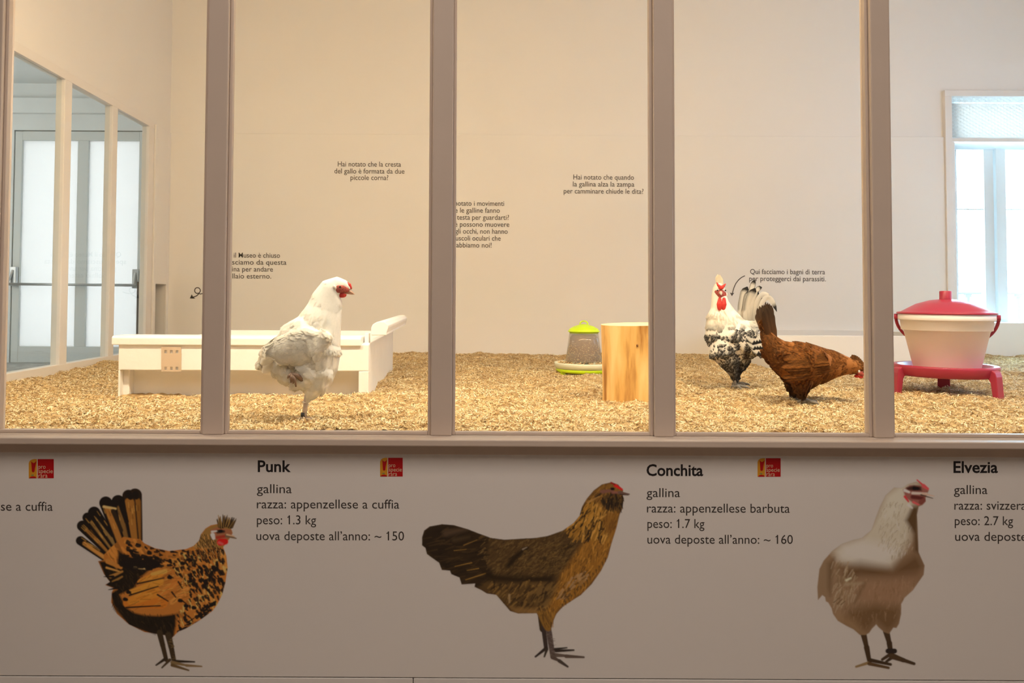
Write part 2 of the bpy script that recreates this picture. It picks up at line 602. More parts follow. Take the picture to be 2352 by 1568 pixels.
dm.build('door_frame', M['grey'], dr, bevel=0.003)
ds = MB()
ds.box(dx0, dx0 + 0.03, yd1, yd1 + 0.03, AZF, dz1).box(dx1 - 0.03, dx1, yd1, yd1 + 0.03, AZF, dz1)
ds.box(dx0, dx1, yd1, yd1 + 0.03, dz1 - 0.03, dz1).box(dx0, dx1, yd1, yd1 + 0.03, AZF - 0.02, AZF + 0.05)
ds.build('door_stop', M['grey'], dr)
for a, b_ in ((g0, g1), (g2, g3)):
    MB().box(a, b_, AY + 0.032, AY + 0.038, gz0, gz1).build('pane', M['frosted'], dr)
pb = thing('panic_bar', 'long steel push bar across the glazed exit door', 'push bar')
q0, q1 = P(20, 652, AY - 0.07), P(312, 655, AY - 0.07)
MB().tube([q0, q1], 0.012, 12).build('bar', M['steel'], pb, True)
for q in (P(34, 628, AY), P(314, 634, AY)):
    a = MB()
    a.box(q[0] - 0.028, q[0] + 0.028, AY - 0.035, AY + 0.009, q[2] - 0.11, q[2] + 0.06)
    a.tube([(q[0], AY - 0.03, q[2] + 0.03), (q[0] - 0.03 if q[0] < -3.5 else q[0], AY - 0.07, q[2] - 0.09)], 0.012, 8)
    a.build('lever_arm', M['steel'], pb, bevel=0.003)

# ------------------------------------------------------------------ back window, balcony railing
wn = sempty('window_1', 'bright white window in the back wall above the drinker', 'window')
f = MB()
tz1, tz0 = P(2250, 318, YB - 0.02)[2], P(2250, 326, YB - 0.02)[2]
j0 = P(2195, 500, YB - 0.02)[0]
zt_ = P(2240, 208, YB - 0.02)[2]
xl_ = P(2171, 400, YB - 0.02)[0]
f.box(xl_ + 0.0012, wx0 + 0.004, YB - 0.0285, YB + 0.019, wz0, zt_ - 0.004)
f.box(xl_, wx1 + 0.03, YB - 0.03, YB + 0.02, wz1 - 0.004, zt_)
f.box(wx0, j0, YB - 0.022, YB + 0.0295, wz0, tz1 - 0.004)
f.box(wx0, wx1, YB - 0.028, YB + 0.03, tz0, tz1)
f.build('window_frame', M['frame'], wn, bevel=0.002)
YW = YB + 0.19
c = MB()
mx0, mx1, mx2, mx3 = [P(q, 500, YW)[0] for q in (2262, 2284, 2287, 2309)]
za, zb = wz0, tz1 + 0.02
c.box(wx0 + 0.001, P(2200, 500, YW)[0], YW + 0.002, YW + 0.048, za, wz1)
c.box(mx0, mx1, YW + 0.002, YW + 0.048, za, tz0)
c.box(mx2, mx3, YW - 0.012, YW + 0.047, za, tz0 - 0.002)
c.box(wx0, wx1, YW, YW + 0.05, tz0 - 0.01, tz0 + 0.035)
for a, b_ in ((wx0, mx0), (mx3, wx1)):
    z_ = P(2240, 480, YW)[2]
    c.box(a, b_, YW + 0.01, YW + 0.04, z_ - 0.005, z_ + 0.005)
c.build('casement', M['casement'], wn, bevel=0.002)
MB().box(wx0, wx1, YW + 0.022, YW + 0.026, za, wz1).build('pane', M['windowglass'], wn)
# added scrim behind the mesh light to tone down the sky
bl = thing('sky_scrim', 'pale added scrim toning down the sky behind the wire mesh at the top of the window', 'scrim')
za_ = P(2240, 319, YW - 0.03)[2]
MB().box(wx0 + 0.02, wx1 - 0.01, YW - 0.030, YW - 0.027, za_, wz1 - 0.004).build('fabric', M['scrim'], bl)
MB().tube([(wx0 + 0.02, YW - 0.03, za_), (wx1 - 0.01, YW - 0.03, za_)], 0.009, 10).build('bottom_bar', M['frame'], bl, True)
# hexagonal chicken wire over the top light
w_ = MB()
ax, az = 0.020, 0.0115
row = 0
z = tz1 + 0.002
while z < wz1 - 0.004:
    x = wx0 + 0.004 + (ax if row % 2 else 0)
    while x < wx1 - 0.01:
        y = YB - 0.004
        pts = [(x - ax, y, z), (x - ax * 0.45, y, z + az), (x + ax * 0.45, y, z + az), (x + ax, y, z)]
        w_.tube(pts, 0.0006, 4, cap=False)
        w_.tube([(x - ax * 0.45, y + 0.001, z + az), (x - ax * 0.45 - 0.0005, y + 0.001, z + az * 1.9)], 0.0006, 4, cap=False)
        w_.tube([(x - ax, y, z), (x - ax * 0.45, y, z - az), (x + ax * 0.45, y, z - az)], 0.0005, 4, cap=False)
        x += 2 * ax
    z += az
    row += 1
w_.build('chicken_wire', M['wire'], wn)
rl = thing('balcony_railing', 'grey balcony railing with upright bars outside the window', 'railing')
YR = YB + 0.75
zr = P(2250, 673, YR)[2]
MB().box(2.6, 5.6, YR, YR + 0.03, zr - 0.010, zr + 0.006).build('handrail', M['railing'], rl)
for px in (2226, 2288, 2342, 2400):
    xx = P(px, 700, YR)[0]
    MB().box(xx - 0.010, xx + 0.010, YR + 0.004, YR + 0.024, zr - 0.75, zr - 0.010).box(xx - 0.022, xx + 0.022, YR + 0.002, YR + 0.026, zr - 0.03, zr - 0.010).build('baluster', M['railing'], rl)
struct(MB().box(2.2, 6.0, YB + 0.25, YB + 1.1, zr - 0.80, zr - 0.75).build('floor_balcony', M['stone']))

# ------------------------------------------------------------------ glazed front of the pen and printed panels
YF = 2.16
gf = sempty('window_3', 'white glazed front of the hen pen', 'window')
zrail = P(1049, 1001, YF)[2]
cen = [(-57, -9), (468, 516), (991, 1039), (1503, 1547), (2007, 2051), (2517, 2561)]
edges = [(P(a, 700, YF)[0], P(b_, 700, YF)[0]) for a, b_ in cen]
ZH = EYE + 1.25
for a, b_ in edges:
    MB().box(a, b_, YF, YF + 0.06, zrail, ZH).build('mullion', M['front'], gf, bevel=0.003)
XA, XZ = edges[0][0], edges[-1][1]
MB().box(XA, XZ, YF, YF + 0.06, zrail - 0.05, zrail).build('bottom_rail', M['front'], gf, bevel=0.002)
for (a0, a), (b_, b1) in zip(edges[:-1], edges[1:]):
    g = 0.009
    zb_ = zrail + g
    k = MB()
    k.box(a, a + g, YF + 0.014, YF + 0.034, zrail, ZH).box(b_ - g, b_, YF + 0.014, YF + 0.034, zrail, ZH).box(a + g, b_ - g, YF + 0.014, YF + 0.034, zrail, zb_)
    k.build('glazing_bead', M['front'], gf, bevel=0.002)
    MB().box(a + 0.002, b_ - 0.002, YF + 0.035, YF + 0.039, zrail + 0.002, ZH).build('pane', M['glass'], gf)
MB().box(XA, XZ, YF, YF + 0.06, ZH, ZH + 0.06).build('top_rail', M['front'], gf)
zs1 = zrail - 0.002
struct(MB().box(XA - 0.3, XZ + 0.3, YF - 0.045, YF + 0.01, zs1 - 0.018, zs1).build('trim_1', M['front'], bevel=0.003))
zseam = P(1100, 1557, YF + 0.005)[2]
YP = YF + 0.004
pn = MB()
pn.box(-4.9, 5.9, YP, YP + 0.02, zseam + 0.0012, zs1 - 0.017)
struct(pn.build('wall_front', M['panel'], bevel=0.0015))
xs = P(949, 1562, YP)[0]
pl = MB()
pl.box(-4.9, xs - 0.001, YP, YP + 0.02, 0.0, zseam - 0.0012).box(xs + 0.001, 5.9, YP, YP + 0.02, 0.0, zseam - 0.0012)
struct(pl.build('wall_front_lower', M['panel'], bevel=0.0015))
hd = MB()
hd.box(-5, 6, YF, YF + 0.06, ZH + 0.06, ZT)
hd.box(-5, XA, YF, YF + 0.06, 0, ZH + 0.06).box(XZ, 6, YF, YF + 0.06, 0, ZH + 0.06)
hd.box(XA, XZ, YF + 0.025, YF + 0.06, 0, zrail - 0.05)
struct(hd.build('wall_front_frame', M['wall']))


# ------------------------------------------------------------------ lettering
def textmesh(s, offset=0.0):
    c_ = bpy.data.curves.new('lettering', 'FONT')
    c_.body = s
    c_.size = 1.0
    c_.offset = offset
    c_.resolution_u = 3
    o = bpy.data.objects.new('lettering', c_)
    COL.objects.link(o)
    dg = bpy.context.evaluated_depsgraph_get()
    me = bpy.data.meshes.new_from_object(o.evaluated_get(dg))
    bpy.data.objects.remove(o)
    n = len(me.vertices)
    v = np.empty(n * 3, dtype=np.float32)
    me.vertices.foreach_get('co', v)
    v = v.reshape(n, 3).copy()
    fs = [tuple(p.vertices) for p in me.polygons]
    bpy.data.meshes.remove(me)
    return v, fs


def width(s):
    if not s.strip():
        return 0.0
    v, _ = textmesh(s + '|')
    return float(v[:, 0].max())


ASC = float(textmesh('l')[0][:, 1].max())


def line(mb, s, xa, xb, base, asc, depth, bold=0.0, slope=0.004):
    """One line of lettering on the plane at `depth`: from photo column xa to xb, baseline row `base`, letters `asc` rows tall."""
    v, fs = textmesh(s, bold)
    lo, hi = v[:, 0].min(), v[:, 0].max()
    flags = []
    for i, ch in enumerate(s):          # the numeral one needs its flag
        if ch == '1':
            wpre = width(s[:i]) - width('') if i else 0.0
            w0 = width(s[:i] + '1') if i else width('1')
            cx = None
            vv, _ = textmesh(s[:i + 1], bold)
            r = vv[:, 0].max()
            flags.append((r, bold))
    for r, bo in flags:
        st = 0.075 + bo
        o = len(v)
        q = np.array([[r - st, ASC * 0.93, 0], [r - st, ASC * 0.93 - 0.085, 0], [r - st - 0.13, ASC * 0.70, 0], [r - st - 0.13, ASC * 0.70 + 0.075, 0]], dtype=np.float32)
        v = np.vstack([v, q])
        fs = fs + [(o, o + 1, o + 2, o + 3)]
    pts = []
    for x, y, _z in v:
        u = (x - lo) / (hi - lo)
        px = xa + u * (xb - xa)
        py = base - y / ASC * asc + slope * (px - xa)
        pts.append(P(px, py, depth))
    mb.add(pts, fs)


DW = YB - 0.0152       # lettering stuck on the back wall's cladding
DP = YP - 0.0003       # and on the printed front panel


def wall_text(label, lines):
    k = MB()
    for s, xa, xb, base in lines:
        line(k, s, xa, xb, base, 11.4, DW, 0.004, 0.005)
    o = k.build('wall_lettering', M['inkwall'])
    tag(o, label, 'lettering', 'lettering on the back wall')


wall_text('four-line grey text on the back wall about the closed museum, beside the curled arrow',
          [('Quando il Museo è chiuso', 482, 643, 591), ('spesso usciamo da questa', 470, 658, 607),
           ('porticina per andare', 493, 627, 623), ('al pollaio esterno.', 499, 623, 639)])
wall_text('three-line grey text about the comb on the back wall above the white hen',
          [('Hai notato che la cresta', 776, 921, 382), ('del gallo è formata da due', 768, 929, 398), ('piccole corna?', 805, 892, 413)])
wall_text('seven-line grey text block on the back wall, partly behind a glazing post',
          [('Hai notato i movimenti', 1020, 1158, 472), ('che le galline fanno', 1030, 1148, 488), ('con la testa per guardarti?', 1009, 1169, 504),
           ('Perché possono muovere', 1008, 1170, 520), ('poco gli occhi, non hanno', 1012, 1166, 536), ('i muscoli oculari che', 1028, 1150, 552), ('abbiamo noi!', 1048, 1129, 568)])
wall_text('three-line grey text about toes on the back wall above the lime green feeder',
          [('Hai notato che quando', 1317, 1456, 412), ('la gallina alza la zampa', 1316, 1457, 428), ('per camminare chiude le dita?', 1295, 1478, 444)])
wall_text('two-line grey text about dust baths on the back wall above the brown hen',
          [('Qui facciamo i bagni di terra', 1723, 1895, 629), ('per proteggerci dai parassiti.', 1721, 1897, 645)])


def stroke_line(mb, pts, w, depth):
    """Flat drawn line through photo points, w rows wide."""
    n = len(pts)
    vs = []
    for i in range(n):
        a, b_ = pts[max(0, i - 1)], pts[min(n - 1, i + 1)]
        dx, dy = b_[0] - a[0], b_[1] - a[1]
        l = math.hypot(dx, dy) or 1
        ox, oy = -dy / l * w / 2, dx / l * w / 2
        vs += [P(pts[i][0] + ox, pts[i][1] + oy, depth), P(pts[i][0] - ox, pts[i][1] - oy, depth)]
    mb.add(vs, [(2 * i, 2 * i + 1, 2 * i + 3, 2 * i + 2) for i in range(n - 1)])


a = MB()
pts = [(476, 671), (468, 673.5), (460, 675)]
for i in range(0, 25):
    t = math.radians(75 - i * 15)
    pts.append((453.5 + 6.5 * math.cos(t), 667 + 6.6 * math.sin(t)))
pts += [(457, 674), (452, 679), (446, 681.5), (439, 683)]
stroke_line(a, pts, 2.2, DW)
a.add([P(436, 685, DW), P(440.5, 675.5, DW), P(443.5, 682, DW), P(449, 685.5, DW)], [(0, 1, 2), (0, 2, 3)])
tag(a.build('drawn_arrow', M['inkwall']), 'curled grey arrow drawn on the back wall, pointing to the pop hole', 'arrow', 'arrows drawn on the back wall')
a = MB()
pts = [(1711, 633), (1703, 637), (1696, 643), (1690, 651), (1686, 660), (1683.5, 668), (1682, 674)]
stroke_line(a, pts, 2.0, DW)
a.add([P(1681, 680, DW), P(1676.5, 671.5, DW), P(1681.6, 673.5, DW), P(1686.5, 672, DW)], [(0, 1, 2), (0, 2, 3)])
tag(a.build('drawn_arrow', M['inkwall']), 'plain bent grey arrow on the back wall beside the dust bath text', 'arrow', 'arrows drawn on the back wall')


def info(label, head, body):
    t = thing('info_text', label, 'lettering', group='printed texts on the front panel')
    if head:
        k = MB()
        line(k, *head, 25.5, DP, 0.020, 0.001)
        k.build('heading', M['black'], t)
    for s, xa, xb, base in body:
        k = MB()
        line(k, s, xa, xb, base, 20.5, DP, 0.0, 0.002)
        k.build('text_line', M['ink'], t)


info('single printed text line ending in cuffia on the panel, cut by the picture edge', None, [('razza: appenzellese a cuffia', -206, 121, 1172)])
info('black printed text headed Punk between two hen pictures', ('Punk', 592, 668, 1083),
     [('gallina', 590, 670, 1132), ('razza: appenzellese a cuffia', 590, 917, 1167), ('peso: 1.3 kg', 590, 726, 1203.5), ('uova deposte all’anno: ~ 150', 589, 928, 1240)])
info('black printed text headed Conchita between two hen pictures', ('Conchita', 1485, 1615, 1092),
     [('gallina', 1485, 1562, 1141), ('razza: appenzellese barbuta', 1486, 1814, 1176.5), ('peso: 1.7 kg', 1487, 1618, 1212), ('uova deposte all’anno: ~ 160', 1487, 1821, 1248)])
info('black printed text headed Elvezia on the panel below the drinker', ('Elvezia', 2190, 2292, 1085),
     [('gallina', 2191, 2268, 1134), ('razza: svizzera', 2192, 2357, 1170), ('peso: 2.7 kg', 2193, 2327, 1205.5), ('uova deposte', 2194, 2358, 1241.5)])


def logo(xa, ya, xb, yb, label):
    t = thing('printed_logo', label, 'logo', group='red and ochre logos on the front panel')
    sx, sy = (xb - xa) / 52.0, (yb - ya) / 43.0
    q = lambda u, v, d=0.0: P(xa + u * sx, ya + v * sy, DP - d)
    poly = lambda pts, d: MB().add([q(u, v, d) for u, v in pts], [tuple(range(len(pts)))])
    poly([(18.5, 0), (52, 0), (52, 43), (18.5, 43)], 0).build('red_square', M['logored'], t)
    e_ = poly([(0, 43), (0, 9), (2, 4), (6, 1.2), (11, 0), (17, 0), (17, 43)], 0).build('emblem', M['logoyel'], t)
    b_ = MB()
    b_.add([q(u, v, 0.0004) for u, v in [(5, 5), (8, 8), (10, 9), (13, 7.5), (16, 4), (14.5, 12), (13, 20), (12, 28), (9, 30), (6.5, 28), (6, 20), (5.5, 11)]], [tuple(range(12))])
    b_.add([q(u, v, 0.0004) for u, v in [(0.5, 43), (4, 39.5), (9, 38.5), (14, 39.5), (16, 43)]], [tuple(range(5))])
    b_.build('red_figure', M['logored'], e_)
    poly([(4, 37), (6, 35), (10, 34.5), (11, 36), (9, 37.6)], 0.0004).build('green_mark', M['logogreen'], e_)
    k = MB()
    for s, wd_, v in (('pro', 15, 21.5), ('specie', 30, 31.5), ('rara', 19, 41.5)):
        line(k, s, xa + 20 * sx, xa + (20 + wd_) * sx, ya + v * sy, 9.5 * sy, DP - 0.0004, 0.0, 0)
    k.build('logo_text', M['logopale'], t)


logo(66, 1054, 123.5, 1098, 'small red and ochre logo above the spangled hen picture, by the panel end')
logo(873, 1051, 925, 1094, 'small red and ochre logo beside the heading Punk')
logo(1740, 1052, 1793, 1094.5, 'small red and ochre logo beside the heading Conchita')

# ------------------------------------------------------------------ white box with rails (behind the white hen)
DF = 3.10


def X(px, d):
    return P(px, 700, d)[0]


def Z(py, d, px=1049):
    return P(px, py, d)[2]


bx = thing('sand_box', 'low white wooden box with rounded rails behind the white hen', 'box')
bxl, bxr = X(274, DF), X(848, DF)
bt, bb = Z(796, DF, 560), EYE - 0.47
yB = 4.28
sk = Z(851, DF, 560)
fp = MB()
fp.box(bxl, bxr, DF, DF + 0.035, sk, bt + 0.01)
fp.box(X(825, DF), bxr, DF, DF + 0.035, bb, sk)
fp.box(bxl, bxl + 0.008, DF, DF + 0.035, bb, sk)
fp.build('front_board', M['board'], bx, bevel=0.003)
MB().box(bxl + 0.008, X(825, DF), DF + 0.080, DF + 0.092, bb, sk).build('shade_recess_board', M['board'], bx)  # added set-back board, recess shaped deep enough to keep this band in shade
MB().box(bxr - 0.03, bxr, DF + 0.035, yB, bb, Z(789, DF, 848)).build('side_board', M['board'], bx, bevel=0.003)
MB().box(bxl, bxl + 0.03, DF + 0.035, yB, bb, bt).build('side_board', M['board'], bx, bevel=0.003)
MB().box(bxl + 0.03, bxr - 0.03, yB - 0.03, yB, bb, Z(760, yB)).build('back_board', M['board'], bx, bevel=0.003)
MB().box(bxl + 0.03, bxr - 0.03, DF + 0.094, yB - 0.03, EYE - 0.30, EYE - 0.285).build('floor_board', M['board'], bx)
k = MB()  # thin tan patch with two rows of holes on the front board
def patch(xa, ya, xb, yb):
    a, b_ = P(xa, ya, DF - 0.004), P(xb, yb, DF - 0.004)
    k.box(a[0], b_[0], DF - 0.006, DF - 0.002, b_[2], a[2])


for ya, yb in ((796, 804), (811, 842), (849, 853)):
    patch(371, ya, 416, yb)
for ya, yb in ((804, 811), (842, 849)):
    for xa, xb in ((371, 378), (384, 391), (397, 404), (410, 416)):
        patch(xa, ya, xb, yb)
k.build('perforated_patch', mat('tan_patch', (0.60, 0.47, 0.34), 0.6, 0.05), bx)['label'] = 'tan patch with two rows of holes'
# front rail: flat-topped beam lying along the front edge
ra, rb = X(252, DF - 0.03), X(829, DF - 0.03)
pz0, pz1 = Z(794, DF - 0.03, 560), Z(773, DF - 0.03, 560)
MB().prism([(DF - 0.010, pz0), (DF + 0.13, pz0), (DF + 0.13, pz1 - 0.006), (DF + 0.115, pz1), (DF, pz1), (DF - 0.010, pz1 - 0.008)], (ra, rb), 'x').build('front_rail', M['board'], bx, bevel=0.003)
# side rail: rounded beam along the far side
ys0 = DF + 0.02
zc = Z(738, ys0, 870)
zl = Z(770, ys0, 870)
xa_, xb_ = X(853, ys0), X(893, ys0)
w_ = xb_ - xa_
h_ = zc - zl
prof = [(xa_, zl), (xa_, zl + h_ * 0.55), (xa_ + w_ * 0.10, zl + h_ * 0.78), (xa_ + w_ * 0.3, zl + h_ * 0.95), (xa_ + w_ * 0.5, zc), (xa_ + w_ * 0.78, zc - h_ * 0.02),
        (xb_, zl + h_ * 0.72), (xb_ - w_ * 0.02, zl + h_ * 0.55), (xb_ - w_ * 0.12, zl + 0.01), (xb_ - w_ * 0.12, zl)]
MB().prism(prof, (ys0, yB + 0.02), 'y').build('side_rail', M['board'], bx, bevel=0.003)
for y_ in (ys0 + 0.03, yB - 0.10):
    MB().box(bxr - 0.022, bxr - 0.006, y_, y_ + 0.05, Z(789, DF, 848) - 0.004, zl + 0.006).build('rail_bracket', M['board'], bx)

# ------------------------------------------------------------------ dust bath box by the back wall
db = thing('dust_bath_box', 'low white dust bath box against the back wall behind the brown hen', 'box')
DD = 4.28
ex0, ex1 = X(1772, DD), X(2205, DD)
et = Z(770.5, DD, 1890)
MB().box(ex0, ex1, DD, DD + 0.022, EYE - 0.46, et).build('front_board', M['wall'], db, bevel=0.003)
MB().box(ex0, ex0 + 0.022, DD + 0.022, YB - 0.016, EYE - 0.46, et).build('side_board', M['wall'], db, bevel=0.003)
MB().box(ex1 - 0.022, ex1, DD + 0.022, YB - 0.016, EYE - 0.46, et).build('side_board', M['wall'], db, bevel=0.003)
MB().box(ex0 + 0.022, ex1 - 0.022, YB - 0.038, YB - 0.016, EYE - 0.46, et).build('back_board', M['wall'], db, bevel=0.003)
tag(MB().box(ex0 + 0.023, ex1 - 0.023, DD + 0.023, YB - 0.039, EYE - 0.46, et - 0.09).build('sand_bed', M['sand'], db), kind='stuff')

# ------------------------------------------------------------------ log
YL = 3.01
lx = X(1461, YL)
lr = X(1539, YL) - lx
lz0, lz1 = EYE - 0.45, Z(744, YL, 1461)
n = 96
lv, lf = [], []
rows = 14
for i in range(rows + 1):
    t = i / rows
    for j in range(n):
        a = 2 * PI * j / n
        r = lr * (1 + 0.018 * math.sin(2 * a + 0.6) + 0.010 * math.sin(5 * a + 1) + 0.006 * math.sin(11 * a + 3 * t) + 0.006 * math.sin(3 * t * 3 + a))
        lv.append((lx + r * math.cos(a) + 0.004 * math.sin(t * 4), YL + r * math.sin(a), lz0 + (lz1 - lz0) * t + (0.004 * math.sin(a + 1.0) if i == rows else 0)))
for i in range(rows):
    for j in range(n):
        lf.append((i * n + j, i * n + (j + 1) % n, (i + 1) * n + (j + 1) % n, (i + 1) * n + j))
lg = thing('log_stump', 'upright peeled log of golden wood beside the lime green feeder', 'log')
k = MB()
k.add(lv, lf)
k.build('trunk', M['log'], lg, True)
top = [lv[rows * n + j] for j in range(n)]
k = MB()
k.add([(p[0], p[1], p[2]) for p in top] + [(lx, YL, lz1 + 0.002)], [(j, (j + 1) % n, n) for j in range(n)])
k.build('sawn_top', M['logtop'], lg)
kn = MB()
kp = P(1464, 793, YL - lr)
kn.ellipsoid((kp[0], YL - lr * 0.985, kp[2]), (0.004, 0.0025, 0.005), 10, 6)
kn.build('knot', mat('dark_knot', (0.22, 0.09, 0.02), 0.7, 0.1), lg, True)

# ------------------------------------------------------------------ lime green feeder
FY = 4.02
fx = X(1341, FY)
sF = abs(X(1342, FY) - X(1341, FY))           # metres per photo column here
fz = lambda py: Z(py, FY, 1341)
fd = thing('feeder', 'clear feeder with lime green lid and tray left of the log', 'feeder')
c0 = (fx, FY, 0)
R_ = lambda q: q * sF
MB().lathe([(0, fz(744)), (R_(8), fz(744.6)), (R_(22), fz(749)), (R_(32), fz(754.5)), (R_(34), fz(757)), (R_(34), fz(759)), (R_(36.5), fz(759.5)), (R_(36.5), fz(761.5)),
             (R_(33.5), fz(762)), (R_(33), fz(765)), (R_(31), fz(765)), (R_(31), fz(758)), (0, fz(748))], c0, 56).build('lid', M['lime'], fd, True)
MB().tube([(fx + R_(9) * math.cos(t), FY, fz(744.5) + R_(7.5) * math.sin(t)) for t in [PI * i / 14 for i in range(15)]], R_(1.5), 8, cap=False).build('lid_handle', M['lime'], fd, True)
MB().lathe([(R_(31.5), fz(763)), (R_(33), fz(763)), (R_(36), fz(785)), (R_(41.5), fz(829)), (R_(40.3), fz(829)), (R_(34.8), fz(785)), (R_(31.5), fz(764))], c0, 56).build('hopper', M['hopper'], fd, True)
gr = MB()
gr.lathe([(0, fz(767)), (R_(26), fz(768)), (R_(31), fz(774)), (R_(37.5), fz(828)), (0, fz(830))], c0, 40)
for i in range(1500):
    a = random.uniform(0, 2 * PI)
    t = random.random()
    rr = R_(29 + 9 * t) + 0.0012
    zz = fz(773 + 55 * t)
    p = (fx + rr * math.cos(a), FY + rr * math.sin(a), zz)
    s_ = random.uniform(0.0018, 0.0034)
    gr.add([(p[0] + s_ * u, p[1] + s_ * v, p[2] + s_ * w) for u, v, w in ((1, 0, 0), (0, 1, 0), (-1, 0, 0), (0, -1, 0), (0, 0, 1), (0, 0, -1))],
           [(0, 1, 4), (1, 2, 4), (2, 3, 4), (3, 0, 4), (1, 0, 5), (2, 1, 5), (3, 2, 5), (0, 3, 5)])
gm = gr.mesh('grain')
gc = np.empty((len(gm.vertices), 3))
gc[:] = np.array([0.26, 0.14, 0.05])
nb = len(gm.vertices) - 1500 * 6
cc = np.array([[0.70, 0.45, 0.15], [0.30, 0.14, 0.05], [0.42, 0.24, 0.09], [0.82, 0.62, 0.30]])[rng.integers(0, 4, 1500)]
gc[nb:] = np.repeat(cc, 6, axis=0)
setcol(gm, gc)
tag(link('grain', gm, M['chips'], fd), kind='stuff')
MB().lathe([(R_(40), fz(838)), (R_(60), fz(840)), (R_(64), fz(831.5)), (R_(67), fz(831.5)), (R_(67), fz(834)), (R_(64), fz(845)), (R_(40), fz(846))], c0, 56).build('tray', M['traywhite'], fd, True)
MB().lathe([(0, fz(846)), (R_(63), fz(845.5)), (R_(64), fz(847)), (R_(62), fz(853)), (0, fz(854))], c0, 56).build('tray_base', M['lime'], fd, True)
for a in (-88, 30, 150, 205):
    t = math.radians(a)
    p = (fx + R_(56) * math.cos(t), FY + R_(56) * math.sin(t))
    MB().box(p[0] - R_(6), p[0] + R_(6), p[1] - 0.01, p[1] + 0.01, fz(866), fz(848)).build('foot', M['lime'], fd, bevel=0.003)
tg = MB()
for i in range(420):
    a = random.uniform(0, 2 * PI)
    rr = R_(random.uniform(42, 60))
    s_ = random.uniform(0.003, 0.006)
    p = (fx + rr * math.cos(a), FY + rr * math.sin(a), fz(838) + random.uniform(0, 0.016) * (1 if rr < R_(52) else 0.8))
    tg.add([(p[0] + s_ * u, p[1] + s_ * v, p[2] + s_ * w) for u, v, w in ((1, 0, 0), (0, 1, 0), (-1, 0, 0), (0, -1, 0), (0, 0, .8), (0, 0, -.8))],
           [(0, 1, 4), (1, 2, 4), (2, 3, 4), (3, 0, 4), (1, 0, 5), (2, 1, 5), (3, 2, 5), (0, 3, 5)])
tag(tg.build('tray_grain', M['grain'], fd), kind='stuff')

# ------------------------------------------------------------------ red and white drinker on its stand
DY = 3.25
ux = X(2172, DY)
sD = abs(X(2173, DY) - X(2172, DY))
dzz = lambda py: Z(py, DY, 2172)
Q = lambda q: q * sD * 0.862
c0 = (ux, DY, 0)
dk = thing('drinker_bucket', 'white bucket drinker with raspberry red lid on the red stand', 'drinker')
MB().lathe([(0, dzz(687)), (Q(16), dzz(687)), (Q(38), dzz(689.5)), (Q(70), dzz(698)), (Q(98), dzz(712)), (Q(106), dzz(716)), (Q(115), dzz(717)), (Q(116), dzz(720)),
             (Q(113), dzz(721.5)), (Q(108), dzz(721.5)), (0, dzz(700))], c0, 72).build('lid', M['red'], dk, True)
MB().lathe([(0, dzz(668)), (Q(13), dzz(668)), (Q(14.5), dzz(669.5)), (Q(14.5), dzz(686)), (Q(15.5), dzz(689)), (0, dzz(690))], c0, 32).build('lid_knob', M['red'], dk, True)
MB().lathe([(Q(104), dzz(720.5)), (Q(112.5), dzz(720.5)), (Q(112.5), dzz(733.5)), (Q(111), dzz(735)), (Q(107), dzz(735.5)), (Q(105.5), dzz(757)), (Q(104), dzz(758)), (Q(99.5), dzz(758.5)),
             (Q(78), dzz(842)), (Q(75), dzz(846)), (0, dzz(846)), (0, dzz(842)), (Q(74), dzz(840)), (Q(97), dzz(758)), (Q(104), dzz(724))], c0, 72).build('bucket', M['bucket'], dk, True)
hn = MB()
cb_, sb_ = math.cos(math.radians(-31)), math.sin(math.radians(-31))
turn = lambda p: (ux + (p[0] - ux) * cb_ - (p[1] - DY) * sb_, DY + (p[0] - ux) * sb_ + (p[1] - DY) * cb_, p[2])
pts = []
for i in range(33):
    t = PI * i / 32
    pts.append(turn((ux - Q(117) * math.cos(t), DY + Q(92) * math.sin(t) * 0.9, dzz(727) - Q(92) * math.sin(t) ** 0.9 * 0.95)))
hn.tube(pts, Q(4.2), 10, 0.7)
hn.build('bail_handle', M['red'], dk, True)
for s_ in (-1, 1):
    MB().tube([turn((ux + s_ * Q(110), DY, dzz(728))), turn((ux + s_ * Q(121), DY, dzz(728)))], Q(7.5), 16).build('handle_pivot', M['red'], dk, True)

Qb = Q
Q = lambda q: q * sD * 0.895
ux = ux - 4 * sD
c0 = (ux, DY, 0)
sd = thing('drinker_stand', 'raspberry red three-legged stand under the white drinker', 'stand')
MB().lathe([(0, dzz(846.3)), (Q(88), dzz(846.3)), (Q(96), dzz(846.2)), (Q(106), dzz(838)), (Q(116), dzz(836.5)), (Q(118.5), dzz(838)), (Q(118.5), dzz(843)), (Q(114), dzz(858)), (Q(108), dzz(862)), (0, dzz(862))],
           c0, 72).build('dish', M['red'], sd, True)
for a in (180, 60, -60):
    t = math.radians(a)
    ct, st = math.cos(t), math.sin(t)
    zf = float(bed(ux + Q(116) * ct, DY + Q(116) * st)) - 0.012
    prof = [(Q(96), dzz(844)), (Q(119), dzz(842)), (Q(125), dzz(846)), (Q(128), dzz(856)), (Q(132), zf), (Q(120), zf), (Q(114), dzz(868)), (Q(110), dzz(862)), (Q(96), dzz(861))]
    hw = Q(14.5)
    k = MB()
    vs = []
    for y in (-hw, hw):
        for r, z in prof:
            vs.append((ux + r * ct - y * st, DY + r * st + y * ct, z))
    m_ = len(prof)
    k.add(vs, [tuple(range(m_)), tuple(range(m_, 2 * m_))[::-1]] + [(i, i + m_, (i + 1) % m_ + m_, (i + 1) % m_) for i in range(m_)])
    k.build('leg', M['red'], sd, bevel=0.003)

